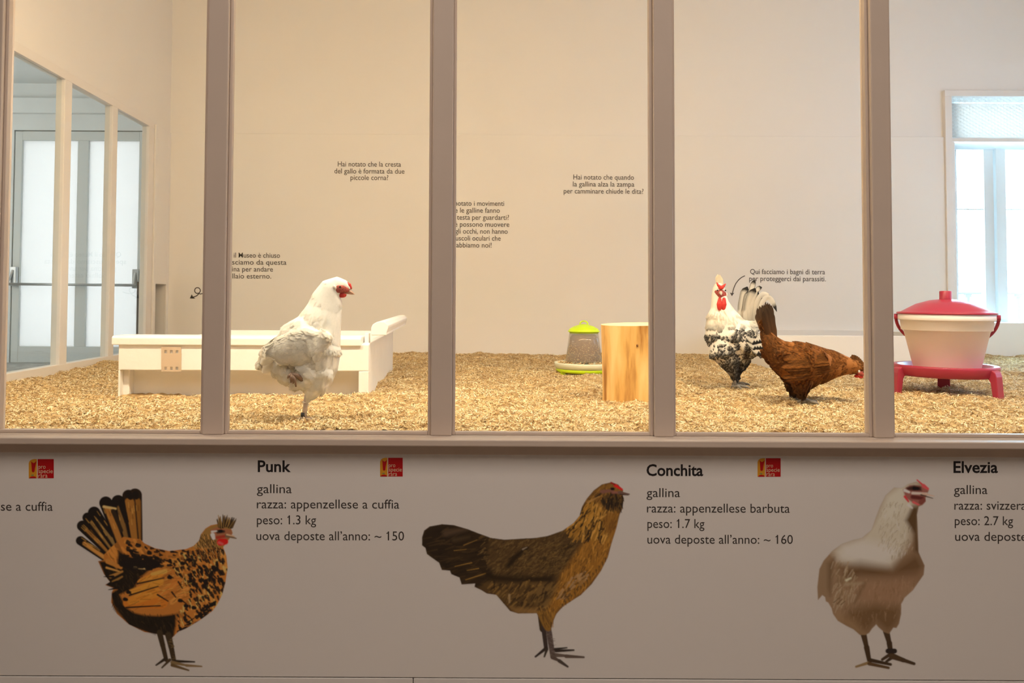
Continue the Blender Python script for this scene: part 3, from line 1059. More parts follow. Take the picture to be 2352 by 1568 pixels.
# ------------------------------------------------------------------ birds
def remesh(mb, voxel, smooth=6):
    me = mb.mesh('body')
    o = bpy.data.objects.new('body', me)
    COL.objects.link(o)
    r = o.modifiers.new('r', 'REMESH')
    r.mode = 'VOXEL'
    r.voxel_size = voxel
    s = o.modifiers.new('s', 'SMOOTH')
    s.factor = 0.5
    s.iterations = smooth
    dg = bpy.context.evaluated_depsgraph_get()
    out = bpy.data.meshes.new_from_object(o.evaluated_get(dg))
    bpy.data.objects.remove(o)
    bpy.data.meshes.remove(me)
    return out


def arr(me):
    n = len(me.vertices)
    v = np.empty(n * 3, dtype=np.float32)
    me.vertices.foreach_get('co', v)
    nr = np.empty(n * 3, dtype=np.float32)
    me.vertices.foreach_get('normal', nr)
    return v.reshape(n, 3), nr.reshape(n, 3)


def unit(a):
    return a / np.maximum(np.linalg.norm(a, axis=-1, keepdims=True), 1e-9)


def plumage(name, me, N, mask, flow, size, color, parent, lift=0.16, seed=3, camber=0.22):
    """Overlapping contour feathers rooted on the body: flow = direction of lie, size -> (length, width), color(root, along, across, random) -> rgb."""
    g = np.random.default_rng(seed)
    v, nr = arr(me)
    me.calc_loop_triangles()
    tr = np.empty(len(me.loop_triangles) * 3, dtype=np.int32)
    me.loop_triangles.foreach_get('vertices', tr)
    tr = tr.reshape(-1, 3)
    a, b_, c_ = v[tr[:, 0]], v[tr[:, 1]], v[tr[:, 2]]
    ar = np.linalg.norm(np.cross(b_ - a, c_ - a), axis=1) / 2
    keep = mask((a + b_ + c_) / 3)
    ar = ar * keep
    pick = g.choice(len(tr), N, p=ar / ar.sum())
    u, w = g.random(N), g.random(N)
    fl = u + w > 1
    u[fl], w[fl] = 1 - u[fl], 1 - w[fl]
    p = a[pick] + (b_ - a)[pick] * u[:, None] + (c_ - a)[pick] * w[:, None]
    nn = unit((nr[tr[:, 0]] + nr[tr[:, 1]] + nr[tr[:, 2]])[pick])
    d = flow(p)
    d = d + g.normal(0, 0.10, d.shape)
    d = unit(d - nn * (d * nn).sum(1, keepdims=True))
    s = np.cross(nn, d)
    L, Wd = size(p)
    L = L * g.uniform(0.8, 1.2, N)
    Wd = Wd * g.uniform(0.85, 1.15, N)
    rows = np.array([0.0, 0.35, 0.68, 0.88, 1.0])
    prof = np.array([0.45, 0.95, 1.0, 0.72, 0.22])
    lf_ = np.array([0.0, 0.55, 0.85, 0.95, 0.92]) * lift
    V = np.empty((N, 5, 3, 3), dtype=np.float32)
    C = np.empty((N, 5, 3, 3), dtype=np.float32)
    rnd = g.random(N)
    jl = g.uniform(0.5, 1.4, N)
    for i in range(5):
        for j, q in enumerate((-1, 0, 1)):
            h = lf_[i] * L * jl - abs(q) * camber * Wd * prof[i]
            V[:, i, j] = p - nn * 0.0012 + d * (L * (rows[i] - 0.12 * abs(q) * (i == 4)))[:, None] + s * (q * Wd * 0.5 * prof[i])[:, None] + nn * h[:, None]
            C[:, i, j] = color(p, np.full(N, rows[i]), np.full(N, float(q)), rnd)
    base = (np.arange(N) * 15)[:, None]
    q4 = np.array([(i * 3 + j, i * 3 + j + 1, (i + 1) * 3 + j + 1, (i + 1) * 3 + j) for i in range(4) for j in range(2)])
    F = (base[:, :, None] + q4[None]).reshape(-1, 4)
    m_ = npmesh(name, V.reshape(-1, 3), F, C.reshape(-1, 3))
    return link(name, m_, M['plume'], parent, True)


def blades(name, specs, color, parent, seed=1):
    """Long tail or crest feathers. spec: (base, mid, tip, width, facing normal)."""
    g = np.random.default_rng(seed)
    V, F, C = [], [], []
    K = 14
    for bi, (b0, m0, t0, wd_, nrm) in enumerate(specs):
        b0, m0, t0, nrm = [np.array(q, float) for q in (b0, m0, t0, nrm)]
        o = len(V)
        r = g.random()
        for i in range(K):
            t = i / (K - 1)
            p = (1 - t) ** 2 * b0 + 2 * t * (1 - t) * m0 + t * t * t0
            tg_ = unit(2 * (1 - t) * (m0 - b0) + 2 * t * (t0 - m0))
            sd_ = unit(np.cross(tg_, nrm))
            n2 = np.cross(sd_, tg_)
            pr = (0.35 + 0.65 * min(1, t * 2.6)) * (1 - max(0, (t - 0.80) / 0.20) ** 2.4 * 0.92)
            for q in (-1, -0.5, 0, 0.5, 1):
                jit = 0.05 * math.sin(i * 5.1 + bi * 2 + q * 3) if abs(q) == 1 else 0
                V.append(p + sd_ * (q * wd_ * 0.5 * (pr + jit)) - n2 * (0.12 * wd_ * q * q * pr))
                C.append(color(t, q, r))
        for i in range(K - 1):
            for j in range(4):
                F.append((o + i * 5 + j, o + i * 5 + j + 1, o + (i + 1) * 5 + j + 1, o + (i + 1) * 5 + j))
    me = npmesh(name, V, F, np.array(C))
    return link(name, me, M['plume'], parent, True)


def foot(mb, ankle, ground, toes, r=0.005, hip=None, bend=None):
    """Bare shank and toes; toes: list of (dx, dy, length)."""
    pts = ([hip] if hip else []) + ([bend] if bend else []) + [ankle, ground]
    rad = ([r * 1.9] if hip else []) + ([r * 1.4] if bend else []) + [r * 1.15, r * 1.1]
    mb.tube(pts, rad, 12)
    mb.ellipsoid(ground, (r * 1.6, r * 1.6, r * 1.4), 12, 8)
    for dx, dy, l in toes:
        n_ = math.hypot(dx, dy)
        dx, dy = dx / n_, dy / n_
        q = [ground]
        for f_, zz in ((0.35, 0.004), (0.7, 0.001), (0.9, -0.001), (1.0, -0.006)):
            q.append((ground[0] + dx * l * f_, ground[1] + dy * l * f_, ground[2] + zz))
        mb.tube(q, [r * 1.1, r * 0.95, r * 0.85, r * 0.6, r * 0.25], 10)


class Bird:
    def __init__(s, x0, y0, d, label, name):
        s.x0, s.y0, s.d = x0, y0, d
        o = P(x0, y0, d)
        s.o = Vector((o[0], d, o[2]))
        s.t = thing(name, label, 'chicken', s.o)
        s.k = abs(P(x0 + 1, y0, d)[0] - o[0])
        s.mb = MB()

    def p(s, px, py, y=0.0):
        return Vector(P(px, py, s.d)) - s.o + Vector((0, y, 0))

    def loft(s, st, y=0.0, mb=None):
        """Stations in photo units: (column, row, half height, half width [, y offset in metres])."""
        out = []
        for a in st:
            q = s.p(a[0], a[1], y + (a[4] if len(a) > 4 else 0))
            out.append((q.x, q.y, q.z, a[2] * s.k, a[3] * s.k))
        (mb or s.mb).loft(out)

    def part(s, name, mb, m, label=None, parent=None):
        o = mb.build(name, m, parent or s.t, True)
        if label:
            o['label'] = label
        return o


def curl_part(bird, name, mb, m, vox=0.0016, sm=3):
    me = remesh(mb, vox, sm)
    return link(name, me, m, bird.t, True)


# ---- white hen, standing on one leg
B = Bird(703, 964, 2.49, 'plump white hen standing on one leg in front of the white box', 'white_hen')
B.loft([(801, 661, 7, 8), (793, 657, 14, 12), (779, 656, 22, 17), (763, 664, 29, 21), (753, 684, 36, 25), (746, 709, 41, 31), (736, 738, 50, 42), (724, 772, 62, 54)])
B.loft([(644, 818, 22, 20), (658, 806, 40, 38), (680, 796, 59, 54), (704, 790, 70, 62), (727, 790, 66, 60), (749, 788, 47, 48), (761, 785, 20, 32)])
B.loft([(732, 800, 52, 58), (730, 840, 47, 54), (726, 868, 40, 42)])
B.loft([(735, 850, 36, 26), (729, 880, 29, 22), (719, 900, 17, 15), (711, 913, 7, 8)], y=-0.035)
B.loft([(660, 838, 38, 40), (672, 862, 30, 38), (690, 876, 20, 30)])
B.loft([(660, 796, 36, 20), (640, 810, 32, 17), (624, 822, 24, 13), (614, 832, 15, 9)])
for sy in (-1, 1):
    B.loft([(640, 800, 16, 9), (662, 800, 32, 16), (700, 792, 42, 19), (733, 787, 38, 17), (752, 776, 20, 11)], y=sy * 0.066)
    B.loft([(720, 850, 30, 22), (705, 868, 22, 20), (690, 878, 14, 14)], y=sy * 0.05)
body = remesh(B.mb, 0.0034, 7)
v, nr = arr(body)
cr = np.array([0.88, 0.86, 0.80])
col = np.tile(cr, (len(v), 1)) * (0.97 + 0.06 * rng.random((len(v), 1)))
setcol(body, col)
bo = link('body', body, M['skin'], B.t, True)
foot_mb = MB()
ank, gnd = B.p(709, 905, -0.035), B.p(703, 960, -0.035)
foot(foot_mb, ank, gnd, [(0.7, -0.7, 0.055), (1, -0.1, 0.05), (0.1, -1, 0.05), (-1, 0.3, 0.03)], 0.0062)
PK = mat('pale_shank', (0.62, 0.50, 0.40), 0.6, 0.12, 80, 0.4, 250)
B.part('leg', foot_mb, PK, 'standing leg, pale and scaly')
up = MB()
up.tube([B.p(704, 866, -0.070), B.p(695, 856, -0.084), B.p(680, 852, -0.080)], [0.009, 0.0065, 0.005], 10)
for dx, dy in ((8, 20), (14, 27), (3, 18), (-4, 8)):
    up.tube([B.p(681, 852, -0.080), B.p(680 + dx * 0.75, 854 + dy * 0.35, -0.090), B.p(678 + dx, 854 + dy, -0.082)], [0.0044, 0.0044, 0.0022], 8)
B.part('tucked_foot', up, mat('dusky_claw', (0.22, 0.14, 0.10), 0.6, 0.2, 80), 'raised foot tucked into the belly feathers')
k = MB()
q = B.p(702, 948, -0.035)
k.lathe([(0.0065, -0.006), (0.0082, -0.006), (0.0082, 0.006), (0.0065, 0.006)], tuple(q), 20)
B.part('leg_ring', k, M['ring'])


def flow_white(p):
    z = p[:, 2]
    neck = np.clip((z - 0.26) / 0.06, 0, 1)[:, None]
    low = np.clip((0.14 - z) / 0.06, 0, 1)[:, None]
    f_n = np.stack([-0.25 * np.ones(len(p)), 0 * z, -np.ones(len(p))], 1)
    f_b = np.stack([-np.ones(len(p)), 0 * z, -0.42 * np.ones(len(p))], 1)
    f_l = np.stack([-0.35 * np.ones(len(p)), 0 * z, -np.ones(len(p))], 1)
    front = np.clip((p[:, 0] - 0.07) / 0.04, 0, 1)[:, None]
    f_b = f_b * (1 - front) + f_l * front
    return unit((f_b * (1 - low) + f_l * low) * (1 - neck) + f_n * neck)


def size_white(p):
    z = p[:, 2]
    head = np.clip((z - 0.36) / 0.05, 0, 1)
    low = np.clip((0.19 - z) / 0.08, 0, 1) + np.clip((p[:, 0] - 0.055) / 0.03, 0, 1)
    low = np.clip(low, 0, 1) * (1 - head)
    return 0.028 - 0.018 * head - 0.008 * low, 0.018 - 0.011 * head - 0.0085 * low


def col_white(p, t, s, r):
    c_ = np.array([0.93, 0.905, 0.845])[None] * (0.96 + 0.06 * r[:, None])
    return np.clip(c_, 0, 0.96)


hx = B.p(800, 660).x
plumage('plumage', body, 11000, lambda c_: ((c_[:, 2] > 0.055) & ~((c_[:, 2] > 0.385) & (c_[:, 0] > B.p(774, 660).x))).astype(float), flow_white, size_white, col_white, B.t, 0.055, 4, 0.10)
# tail coverts
sp = []
for i in range(16):
    f_ = i / 15
    y_ = -0.05 + 0.1 * ((i * 7) % 16) / 15
    a = B.p(648, 802 + 26 * f_, y_ * 0.7)
    m0 = B.p(626, 806 + 28 * f_, y_)
    t0 = B.p(601 + 8 * f_, 812 + 46 * f_, y_ * 0.9)
    sp.append((a, m0, t0, 0.026, (0, -1, 0.2)))
blades('tail', sp, lambda t, q, r: np.array([0.90, 0.875, 0.815]) * (0.96 + 0.06 * r), B.t)
# face
for sy in (-1, 1):
    yy = sy * 0.0195
    k = MB()
    k.loft([(B.p(774, 0).x, yy * 0.98, B.p(0, 659).z, 0.0085, 0.0035), (B.p(784, 0).x, yy * 1.04, B.p(0, 659.5).z, 0.0125, 0.006), (B.p(796, 0).x, yy * 0.88, B.p(0, 660).z, 0.0120, 0.006), (B.p(805, 0).x, yy * 0.55, B.p(0, 662).z, 0.0075, 0.005)])
    curl_part(B, 'face', k, M['face'])
    k = MB()
    k.ellipsoid((B.p(778, 0).x, yy * 1.30, B.p(0, 656).z), (0.0055, 0.0035, 0.0078), 14, 10, Matrix.Rotation(-0.5, 3, 'Y'))
    B.part('earlobe', k, M['lobe'])
    k = MB()
    k.ellipsoid((B.p(790, 0).x, yy * 1.22, B.p(0, 655).z), (0.0036, 0.003, 0.0034), 14, 10)
    B.part('eye', k, M['eye'])
    k = MB()
    k.ellipsoid((B.p(777, 0).x, yy * 1.12, B.p(0, 667).z), (0.0052, 0.003, 0.0095), 12, 8, Matrix.Rotation(0.35, 3, 'Y'))
    k.ellipsoid((B.p(793, 0).x, yy * 0.6, B.p(0, 673.5).z), (0.0125, 0.005, 0.0085), 14, 10, Matrix.Rotation(-0.12, 3, 'Y'))
    curl_part(B, 'wattle', k, M['comb'])
k = MB()
k.loft([(B.p(802, 0).x, 0, B.p(0, 646).z, 0.0055, 0.007), (B.p(807, 0).x, 0, B.p(0, 651).z, 0.0085, 0.009), (B.p(811, 0).x, 0, B.p(0, 657).z, 0.0060, 0.007)])
curl_part(B, 'comb', k, M['comb'])
k = MB()
k.loft([(B.p(800, 0).x, 0, B.p(0, 663).z, 0.0075, 0.0075), (B.p(808, 0).x, 0, B.p(0, 664.5).z, 0.006, 0.0062), (B.p(815, 0).x, 0, B.p(0, 668).z, 0.0036, 0.004), (B.p(820, 0).x, 0, B.p(0, 671.5).z, 0.0012, 0.0015)])
k.loft([(B.p(800, 0).x, 0, B.p(0, 668).z, 0.004, 0.006), (B.p(808, 0).x, 0, B.p(0, 669.3).z, 0.003, 0.005), (B.p(816, 0).x, 0, B.p(0, 671.5).z, 0.0015, 0.0025)])
B.part('beak', k, mat('horn_beak', (0.72, 0.44, 0.30), 0.45, 0.08, 60))
HEN1 = B

# ---- spangled rooster
B = Bird(1686, 892, 3.40, 'black and white spangled cockerel with red wattles behind the brown hen', 'spangled_cockerel')
B.loft([(1651, 662, 13, 15), (1651, 675, 16, 18), (1653, 694, 19, 21), (1659, 718, 28, 27), (1670, 748, 40, 36), (1684, 772, 46, 42)])
B.loft([(1655, 705, 18, 21), (1651, 725, 25, 26), (1649, 745, 27, 30), (1652, 768, 26, 32)])
B.loft([(1658, 771, 37, 38), (1676, 776, 55, 46), (1704, 786, 48, 44), (1728, 794, 34, 34), (1742, 800, 20, 20)])
B.loft([(1660, 800, 36, 32), (1670, 826, 26, 24), (1677, 848, 14, 14), (1682, 864, 7, 7)], y=-0.02)
B.loft([(1705, 812, 34, 28), (1706, 834, 22, 20), (1702, 852, 10, 11), (1700, 862, 7, 7)], y=0.05)
B.loft([(1700, 760, 30, 32), (1718, 752, 22, 24), (1730, 744, 14, 15)])
for sy in (-1, 1):
    B.loft([(1674, 770, 14, 8), (1700, 778, 28, 13), (1730, 792, 24, 11), (1750, 806, 10, 6), (1758, 814, 4, 3)], y=sy * 0.075)
body = remesh(B.mb, 0.0040, 6)
v, nr = arr(body)
x_, z_ = v[:, 0], v[:, 2]
zneck = B.p(0, 728).z
zlow = B.p(0, 800).z


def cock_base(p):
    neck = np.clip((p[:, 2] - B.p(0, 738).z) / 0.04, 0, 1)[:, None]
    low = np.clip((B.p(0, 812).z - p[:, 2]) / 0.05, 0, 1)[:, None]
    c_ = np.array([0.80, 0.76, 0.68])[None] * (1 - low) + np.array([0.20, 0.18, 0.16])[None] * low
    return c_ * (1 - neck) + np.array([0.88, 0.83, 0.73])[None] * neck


setcol(body, cock_base(v))
link('body', body, M['skin'], B.t, True)


def flow_cock(p):
    z = p[:, 2]
    neck = np.clip((z - B.p(0, 745).z) / 0.05, 0, 1)[:, None]
    low = np.clip((B.p(0, 815).z - z) / 0.05, 0, 1)[:, None]
    o1 = np.ones(len(p))
    f_n = np.stack([0.30 * o1, 0 * z, -o1], 1)
    f_b = np.stack([o1, 0 * z, -0.45 * o1], 1)
    f_l = np.stack([0.35 * o1, 0 * z, -o1], 1)
    front = np.clip((B.p(1660, 0).x - p[:, 0]) / 0.06, 0, 1)[:, None]
    f_b = f_b * (1 - front) + np.stack([0.45 * o1, 0 * z, -o1], 1) * front
    return unit((f_b * (1 - low) + f_l * low) * (1 - neck) + f_n * neck)


def size_cock(p):
    hd_ = np.clip((p[:, 2] - B.p(0, 745).z) / 0.05, 0, 1)
    hh = np.clip((p[:, 2] - B.p(0, 700).z) / 0.04, 0, 1)
    return 0.026 * (1 - hh) + 0.013 * hh, 0.0165 * (1 - hd_) + 0.010 * hd_ - 0.002 * hh


def col_cock(p, t, s, r):
    base_ = cock_base(p)
    neck = np.clip((p[:, 2] - B.p(0, 748).z) / 0.03, 0, 1)
    wing = ((p[:, 0] > B.p(1700, 0).x) & (p[:, 2] > B.p(0, 775).z) & (p[:, 2] < B.p(0, 765).z)).astype(float)
    tip = np.clip((t - 0.64) / 0.06, 0, 1) * (1 - 0.96 * neck) * (r < 0.95)
    back = np.clip((p[:, 2] - B.p(0, 770).z) / 0.03, 0, 1) * np.clip((p[:, 0] - B.p(1695, 0).x) / 0.03, 0, 1)
    tip = tip * (1 - 0.6 * back)
    return base_ * (1 - tip[:, None]) + np.array([0.018, 0.016, 0.016])[None] * tip[:, None]


plumage('plumage', body, 6000, lambda c_: ((c_[:, 2] > B.p(0, 858).z) & ~((c_[:, 2] > B.p(0, 694).z) & (c_[:, 1] < -0.012) & (c_[:, 0] < B.p(1664, 0).x))).astype(float), flow_cock, size_cock, col_cock, B.t, 0.06, 8, 0.12)
# wing bars: rows of laced coverts
sp = []
for r_, (xa, ya, xb, yb, n_) in enumerate([(1704, 776, 1738, 770, 6), (1706, 788, 1744, 786, 7), (1714, 800, 1750, 802, 6)]):
    for i in range(n_):
        f_ = i / (n_ - 1)
        a = B.p(xa + (xb - xa) * f_ - 10, ya + (yb - ya) * f_ - 6, -0.098 + 0.012 * f_)
        t0 = a + Vector((0.040, -0.004, -0.028))
        sp.append((a, (a + t0) / 2 + Vector((0, -0.006, 0.002)), t0, 0.026, (0, -1, 0.3)))
blades('wing_bars', sp, lambda t, q, r: np.array([0.84, 0.79, 0.70]) if t < 0.74 and abs(q) < 0.9 else np.array([0.03, 0.027, 0.025]), B.t, 3)
# tail: upright fan with curving sickles
sp = []
for i in range(9):
    f_ = i / 8
    y_ = (-1) ** i * 0.018 * (1 - f_)
    a = B.p(1714 + 14 * f_, 762 - 4 * f_, y_)
    m0 = B.p(1706 + 34 * f_, 704 + 10 * f_, y_ * 1.5)
    t0 = B.p(1724 + 34 * f_, 658 + 30 * f_, y_ * 2)
    sp.append((a, m0, t0, 0.046, (0.25, -1, 0)))
for bx_, mx_, tx_, wd_ in [((1720, 762), (1710, 680), (1731, 642), 0.026), ((1722, 762), (1720, 660), (1746, 660), 0.024), ((1726, 764), (1730, 640), (1770, 690), 0.022), ((1728, 766), (1752, 630), (1780, 716), 0.022)]:
    sp.append((B.p(*bx_, -0.02), B.p(*mx_, -0.03), B.p(*tx_, -0.02), wd_, (0.2, -1, 0)))


def col_ctail(t, q, r):
    dark = max(0.0, min(1.0, (t - 0.84) / 0.05))
    low = max(0.0, 1 - t / 0.35)
    c_ = np.array([0.80, 0.75, 0.66]) * (1 - 0.55 * low)
    if abs(q) >= 1 and t > 0.45 and r > 0.5:
        dark = max(dark, 0.7)
    return c_ * (1 - dark) + np.array([0.03, 0.028, 0.026]) * dark


blades('tail', sp, col_ctail, B.t, 5)
k = MB()
GS = mat('slate_shank', (0.20, 0.18, 0.16), 0.6, 0.15, 80, 0.4, 250)
foot(k, B.p(1682, 862, -0.02), B.p(1686, 886, -0.02), [(0.9, -0.5, 0.055), (0.1, -1, 0.05), (0.6, 0.6, 0.045), (-0.5, 0.5, 0.02)], 0.0062)
B.part('leg', k, GS)
k = MB()
g2_ = B.p(1704, 884, 0.05)
foot(k, B.p(1700, 862, 0.05), g2_, [(0.9, -0.3, 0.05), (0.3, -0.9, 0.05), (-0.7, 0.6, 0.025)], 0.0062)
B.part('leg', k, GS)
# face turned to the viewer
hc = B.p(1650, 672)
k = MB()
k.loft([(hc.x - 0.016, -0.024, B.p(0, 662).z, 0.008, 0.008), (hc.x, -0.030, B.p(0, 667).z, 0.020, 0.012), (hc.x + 0.014, -0.024, B.p(0, 668).z, 0.016, 0.010)])
curl_part(B, 'face', k, M['face'])
k = MB()
cb = B.p(1650, 661, -0.034)
k.ellipsoid(cb, (0.012, 0.008, 0.008), 12, 8)
k.tube([cb, B.p(1643, 655, -0.036), B.p(1640, 648, -0.034)], [0.008, 0.0055, 0.0015], 10)
k.tube([cb, B.p(1657, 656, -0.034), B.p(1662, 651, -0.030)], [0.008, 0.0055, 0.0015], 10)
curl_part(B, 'comb', k, M['comb'])
for sx_, ln in ((-1, 1.0), (1, 0.9)):
    k = MB()
    k.loft([(B.p(1646.5 + sx_ * 5, 0).x, -0.042, B.p(0, 678).z, 0.007, 0.004), (B.p(1645.5 + sx_ * 5, 0).x, -0.045, B.p(0, 690).z, 0.0125 * ln, 0.005), (B.p(1645 + sx_ * 4.5, 0).x, -0.044, B.p(0, 699).z, 0.010 * ln, 0.0045)])
    curl_part(B, 'wattle', k, M['comb'])
for px, yy in ((1641, -0.040), (1660, -0.034)):
    k = MB()
    k.ellipsoid(B.p(px, 667, yy), (0.0036, 0.003, 0.0036), 12, 8)
    B.part('eye', k, M['eye'])
k = MB()
k.ellipsoid(B.p(1664, 676, -0.020), (0.006, 0.005, 0.009), 12, 8)
B.part('earlobe', k, M['lobe'])
k = MB()
bk = B.p(1648, 672, -0.040)
k.tube([bk, bk + Vector((-0.003, -0.014, -0.003)), bk + Vector((-0.005, -0.024, -0.010))], [0.0075, 0.0055, 0.0012], 12)
B.part('beak', k, mat('pale_horn_beak', (0.60, 0.50, 0.40), 0.45, 0.08, 60))
sp = []
for i in range(14):
    f_ = i / 13
    a = B.p(1646 + 14 * f_, 662, -0.012 + 0.018 * ((i * 5) % 14) / 13)
    t0 = B.p(1647 + 11 * f_, 629 + 16 * abs(f_ - 0.4), -0.010 + 0.03 * ((i * 5) % 14) / 13)
    sp.append((a, (a + t0) / 2 + Vector((0, 0.002, 0)), t0, 0.012, (0.1, -1, 0)))
blades('crest', sp, lambda t, q, r: np.array([0.88, 0.80, 0.62]) * (0.9 + 0.15 * r), B.t, 2)

# ---- brown hen, head down
B = Bird(1838, 924, 2.93, 'rust brown hen with lowered head and small crest, facing the red drinker', 'brown_hen')
B.loft([(1974, 843, 12, 12), (1964, 842, 17, 15), (1948, 840, 20, 18), (1925, 837, 28, 26), (1898, 838, 38, 36), (1866, 838, 47, 44), (1832, 832, 48, 46), (1804, 820, 40, 38), (1784, 803, 28, 26), (1768, 784, 18, 17)])
B.loft([(1806, 838, 28, 28), (1826, 858, 26, 28), (1848, 868, 24, 28), (1872, 866, 20, 26)])
B.loft([(1776, 800, 20, 16), (1768, 775, 14, 11), (1760, 752, 8, 7)])
for sy in (-1, 1):
    B.loft([(1786, 822, 12, 8), (1816, 830, 28, 13), (1852, 832, 32, 14), (1884, 831, 22, 9, -sy * 0.012), (1902, 832, 10, 5, -sy * 0.030)], y=sy * 0.068)
    B.loft([(1836, 862, 28, 18), (1838, 884, 17, 14), (1838, 898, 9, 9)], y=sy * 0.035)
body = remesh(B.mb, 0.0036, 6)
v, nr = arr(body)


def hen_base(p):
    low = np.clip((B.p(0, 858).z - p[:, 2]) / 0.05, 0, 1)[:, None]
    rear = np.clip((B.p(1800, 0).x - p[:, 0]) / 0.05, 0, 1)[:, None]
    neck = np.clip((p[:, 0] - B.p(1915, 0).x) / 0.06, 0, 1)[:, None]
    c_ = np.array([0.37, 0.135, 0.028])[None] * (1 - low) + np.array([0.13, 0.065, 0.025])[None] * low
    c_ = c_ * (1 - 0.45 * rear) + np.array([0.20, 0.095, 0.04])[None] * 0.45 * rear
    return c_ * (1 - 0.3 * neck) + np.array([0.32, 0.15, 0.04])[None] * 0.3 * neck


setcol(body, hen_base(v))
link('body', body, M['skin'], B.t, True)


def flow_hen(p):
    o1 = np.ones(len(p))
    rear = np.clip((B.p(1792, 0).x - p[:, 0]) / 0.04, 0, 1)[:, None]
    f_b = np.stack([-o1, 0 * o1, -0.12 * o1], 1)
    f_r = np.stack([-0.6 * o1, 0 * o1, 0.8 * o1], 1)
    low = np.clip((B.p(0, 875).z - p[:, 2]) / 0.03, 0, 1)[:, None]
    f_l = np.stack([-0.4 * o1, 0 * o1, -o1], 1)
    return unit((f_b * (1 - rear) + f_r * rear) * (1 - low) + f_l * low)


def size_hen(p):
    hd_ = np.clip((p[:, 0] - B.p(1915, 0).x) / 0.07, 0, 1)
    return 0.032 * (1 - hd_) + 0.015 * hd_, 0.0145 * (1 - hd_) + 0.0075 * hd_


def col_hen(p, t, s, r):
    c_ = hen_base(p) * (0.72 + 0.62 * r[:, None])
    e_ = np.clip((t - 0.80) / 0.08, 0, 1) * (r > 0.45) * 0.7
    sh = (np.abs(s) < 0.5) * (r > 0.6) * 0.25
    e_ = np.maximum(e_, sh)
    return c_ * (1 - e_[:, None]) + np.array([0.05, 0.025, 0.012])[None] * e_[:, None]


plumage('plumage', body, 8000, lambda c_: ((c_[:, 2] > B.p(0, 894).z) & ~((c_[:, 0] > B.p(1956, 0).x) & (np.abs(c_[:, 1]) > 0.012) & (c_[:, 2] < B.p(0, 839).z))).astype(float), flow_hen, size_hen, col_hen, B.t, 0.06, 21, 0.12)
sp = []
for r_, (xa, ya, xb, yb, n_) in enumerate([(1872, 818, 1886, 846, 7), (1852, 820, 1864, 856, 8), (1830, 822, 1838, 862, 9)]):
    for i in range(n_):
        f_ = i / (n_ - 1)
        a = B.p(xa + (xb - xa) * f_, ya + (yb - ya) * f_, -0.094 + 0.020 * abs(f_ - 0.4))
        t0 = a + Vector((-0.075 + 0.006 * r_ - 0.012 * ((i * 3 + r_) % 4), 0.004, 0.002 - 0.012 * f_))
        sp.append((a, (a + t0) / 2 + Vector((0, -0.008, 0.004)), t0, 0.017, (0, -1, 0.25)))
blades('wing_feathers', sp, lambda t, q, r: np.array([0.40, 0.150, 0.032]) * (0.6 + 0.6 * r) * (0.35 if q < -0.6 or t > 0.94 else (1.0 if q < 0.2 else 0.68)) * (0.8 + 0.3 * math.sin(t * 23 + r * 9 + q * 4)), B.t, 3)
sp = []
for i in range(22):
    f_ = i / 21
    y_ = (-1) ** i * 0.020 * (1 - 0.5 * f_)
    a = B.p(1770 + 14 * f_, 796 - 8 * f_, y_ * 0.5)
    m0 = B.p(1752 + 22 * f_, 750 - 2 * f_, y_)
    t0 = B.p(1744 + 26 * f_, 722 - 10 * math.sin(f_ * 3.0) + 2 * f_, y_ * 1.6)
    sp.append((a, m0, t0 + Vector((0, 0, 0.010 * ((i * 5) % 4))), 0.017, (0, -1, 0)))
blades('tail', sp, lambda t, q, r: (np.array([0.20, 0.085, 0.03]) * (1 - t) + np.array([0.075, 0.048, 0.030]) * t) * (0.7 + 0.5 * r), B.t, 9)
for sy in (-1, 1):
    k = MB()
    gx = 1838 - 6 * (sy > 0)
    foot(k, B.p(gx, 892, sy * 0.035), B.p(gx, 919, sy * 0.035), [(1, -0.15, 0.055), (0.7, -0.7, 0.05), (0.7, 0.6, 0.05), (-1, 0.1, 0.025)], 0.0060)
    B.part('leg', k, GS)
for sy in (-1, 1):
    k = MB()
    k.loft([(B.p(1957, 0).x, sy * 0.021, B.p(0, 845).z, 0.006, 0.0035), (B.p(1965, 0).x, sy * 0.021, B.p(0, 847).z, 0.0095, 0.005), (B.p(1974, 0).x, sy * 0.015, B.p(0, 848).z, 0.006, 0.004)])
    curl_part(B, 'face', k, M['face'])
    k = MB()
    k.ellipsoid((B.p(1955.5, 0).x, sy * 0.0240, B.p(0, 841.5).z), (0.0040, 0.0028, 0.0050), 12, 8)
    B.part('earlobe', k, M['lobe'])
    k = MB()
    k.ellipsoid((B.p(1966, 0).x, sy * 0.0240, B.p(0, 843).z), (0.0036, 0.0026, 0.0036), 12, 8)
    B.part('eye', k, M['eye'])
    k = MB()
    k.ellipsoid((B.p(1962, 0).x, sy * 0.015, B.p(0, 854.5).z), (0.0105, 0.004, 0.0062), 12, 8)
    curl_part(B, 'wattle', k, M['comb'])
k = MB()
k.tube([B.p(1974, 849), B.p(1976, 855), B.p(1975, 863)], [0.0080, 0.0058, 0.001], 12)
B.part('beak', k, mat('dark_horn_beak', (0.30, 0.18, 0.10), 0.45, 0.08, 60))
sp = []
for i in range(22):
    f_ = i / 21
    yy = -0.014 + 0.028 * ((i * 8) % 22) / 21
    a = B.p(1956 + 20 * f_, 834 + 5 * f_, yy * 0.7)
    t0 = B.p(1950 + 37 * f_, 813 + 20 * f_ * f_ + 5 * (i % 3), yy * 1.6)
    sp.append((a, (a + t0) / 2 + Vector((0.003, 0, 0.003)), t0, 0.0085, (0, -1, 0.1)))
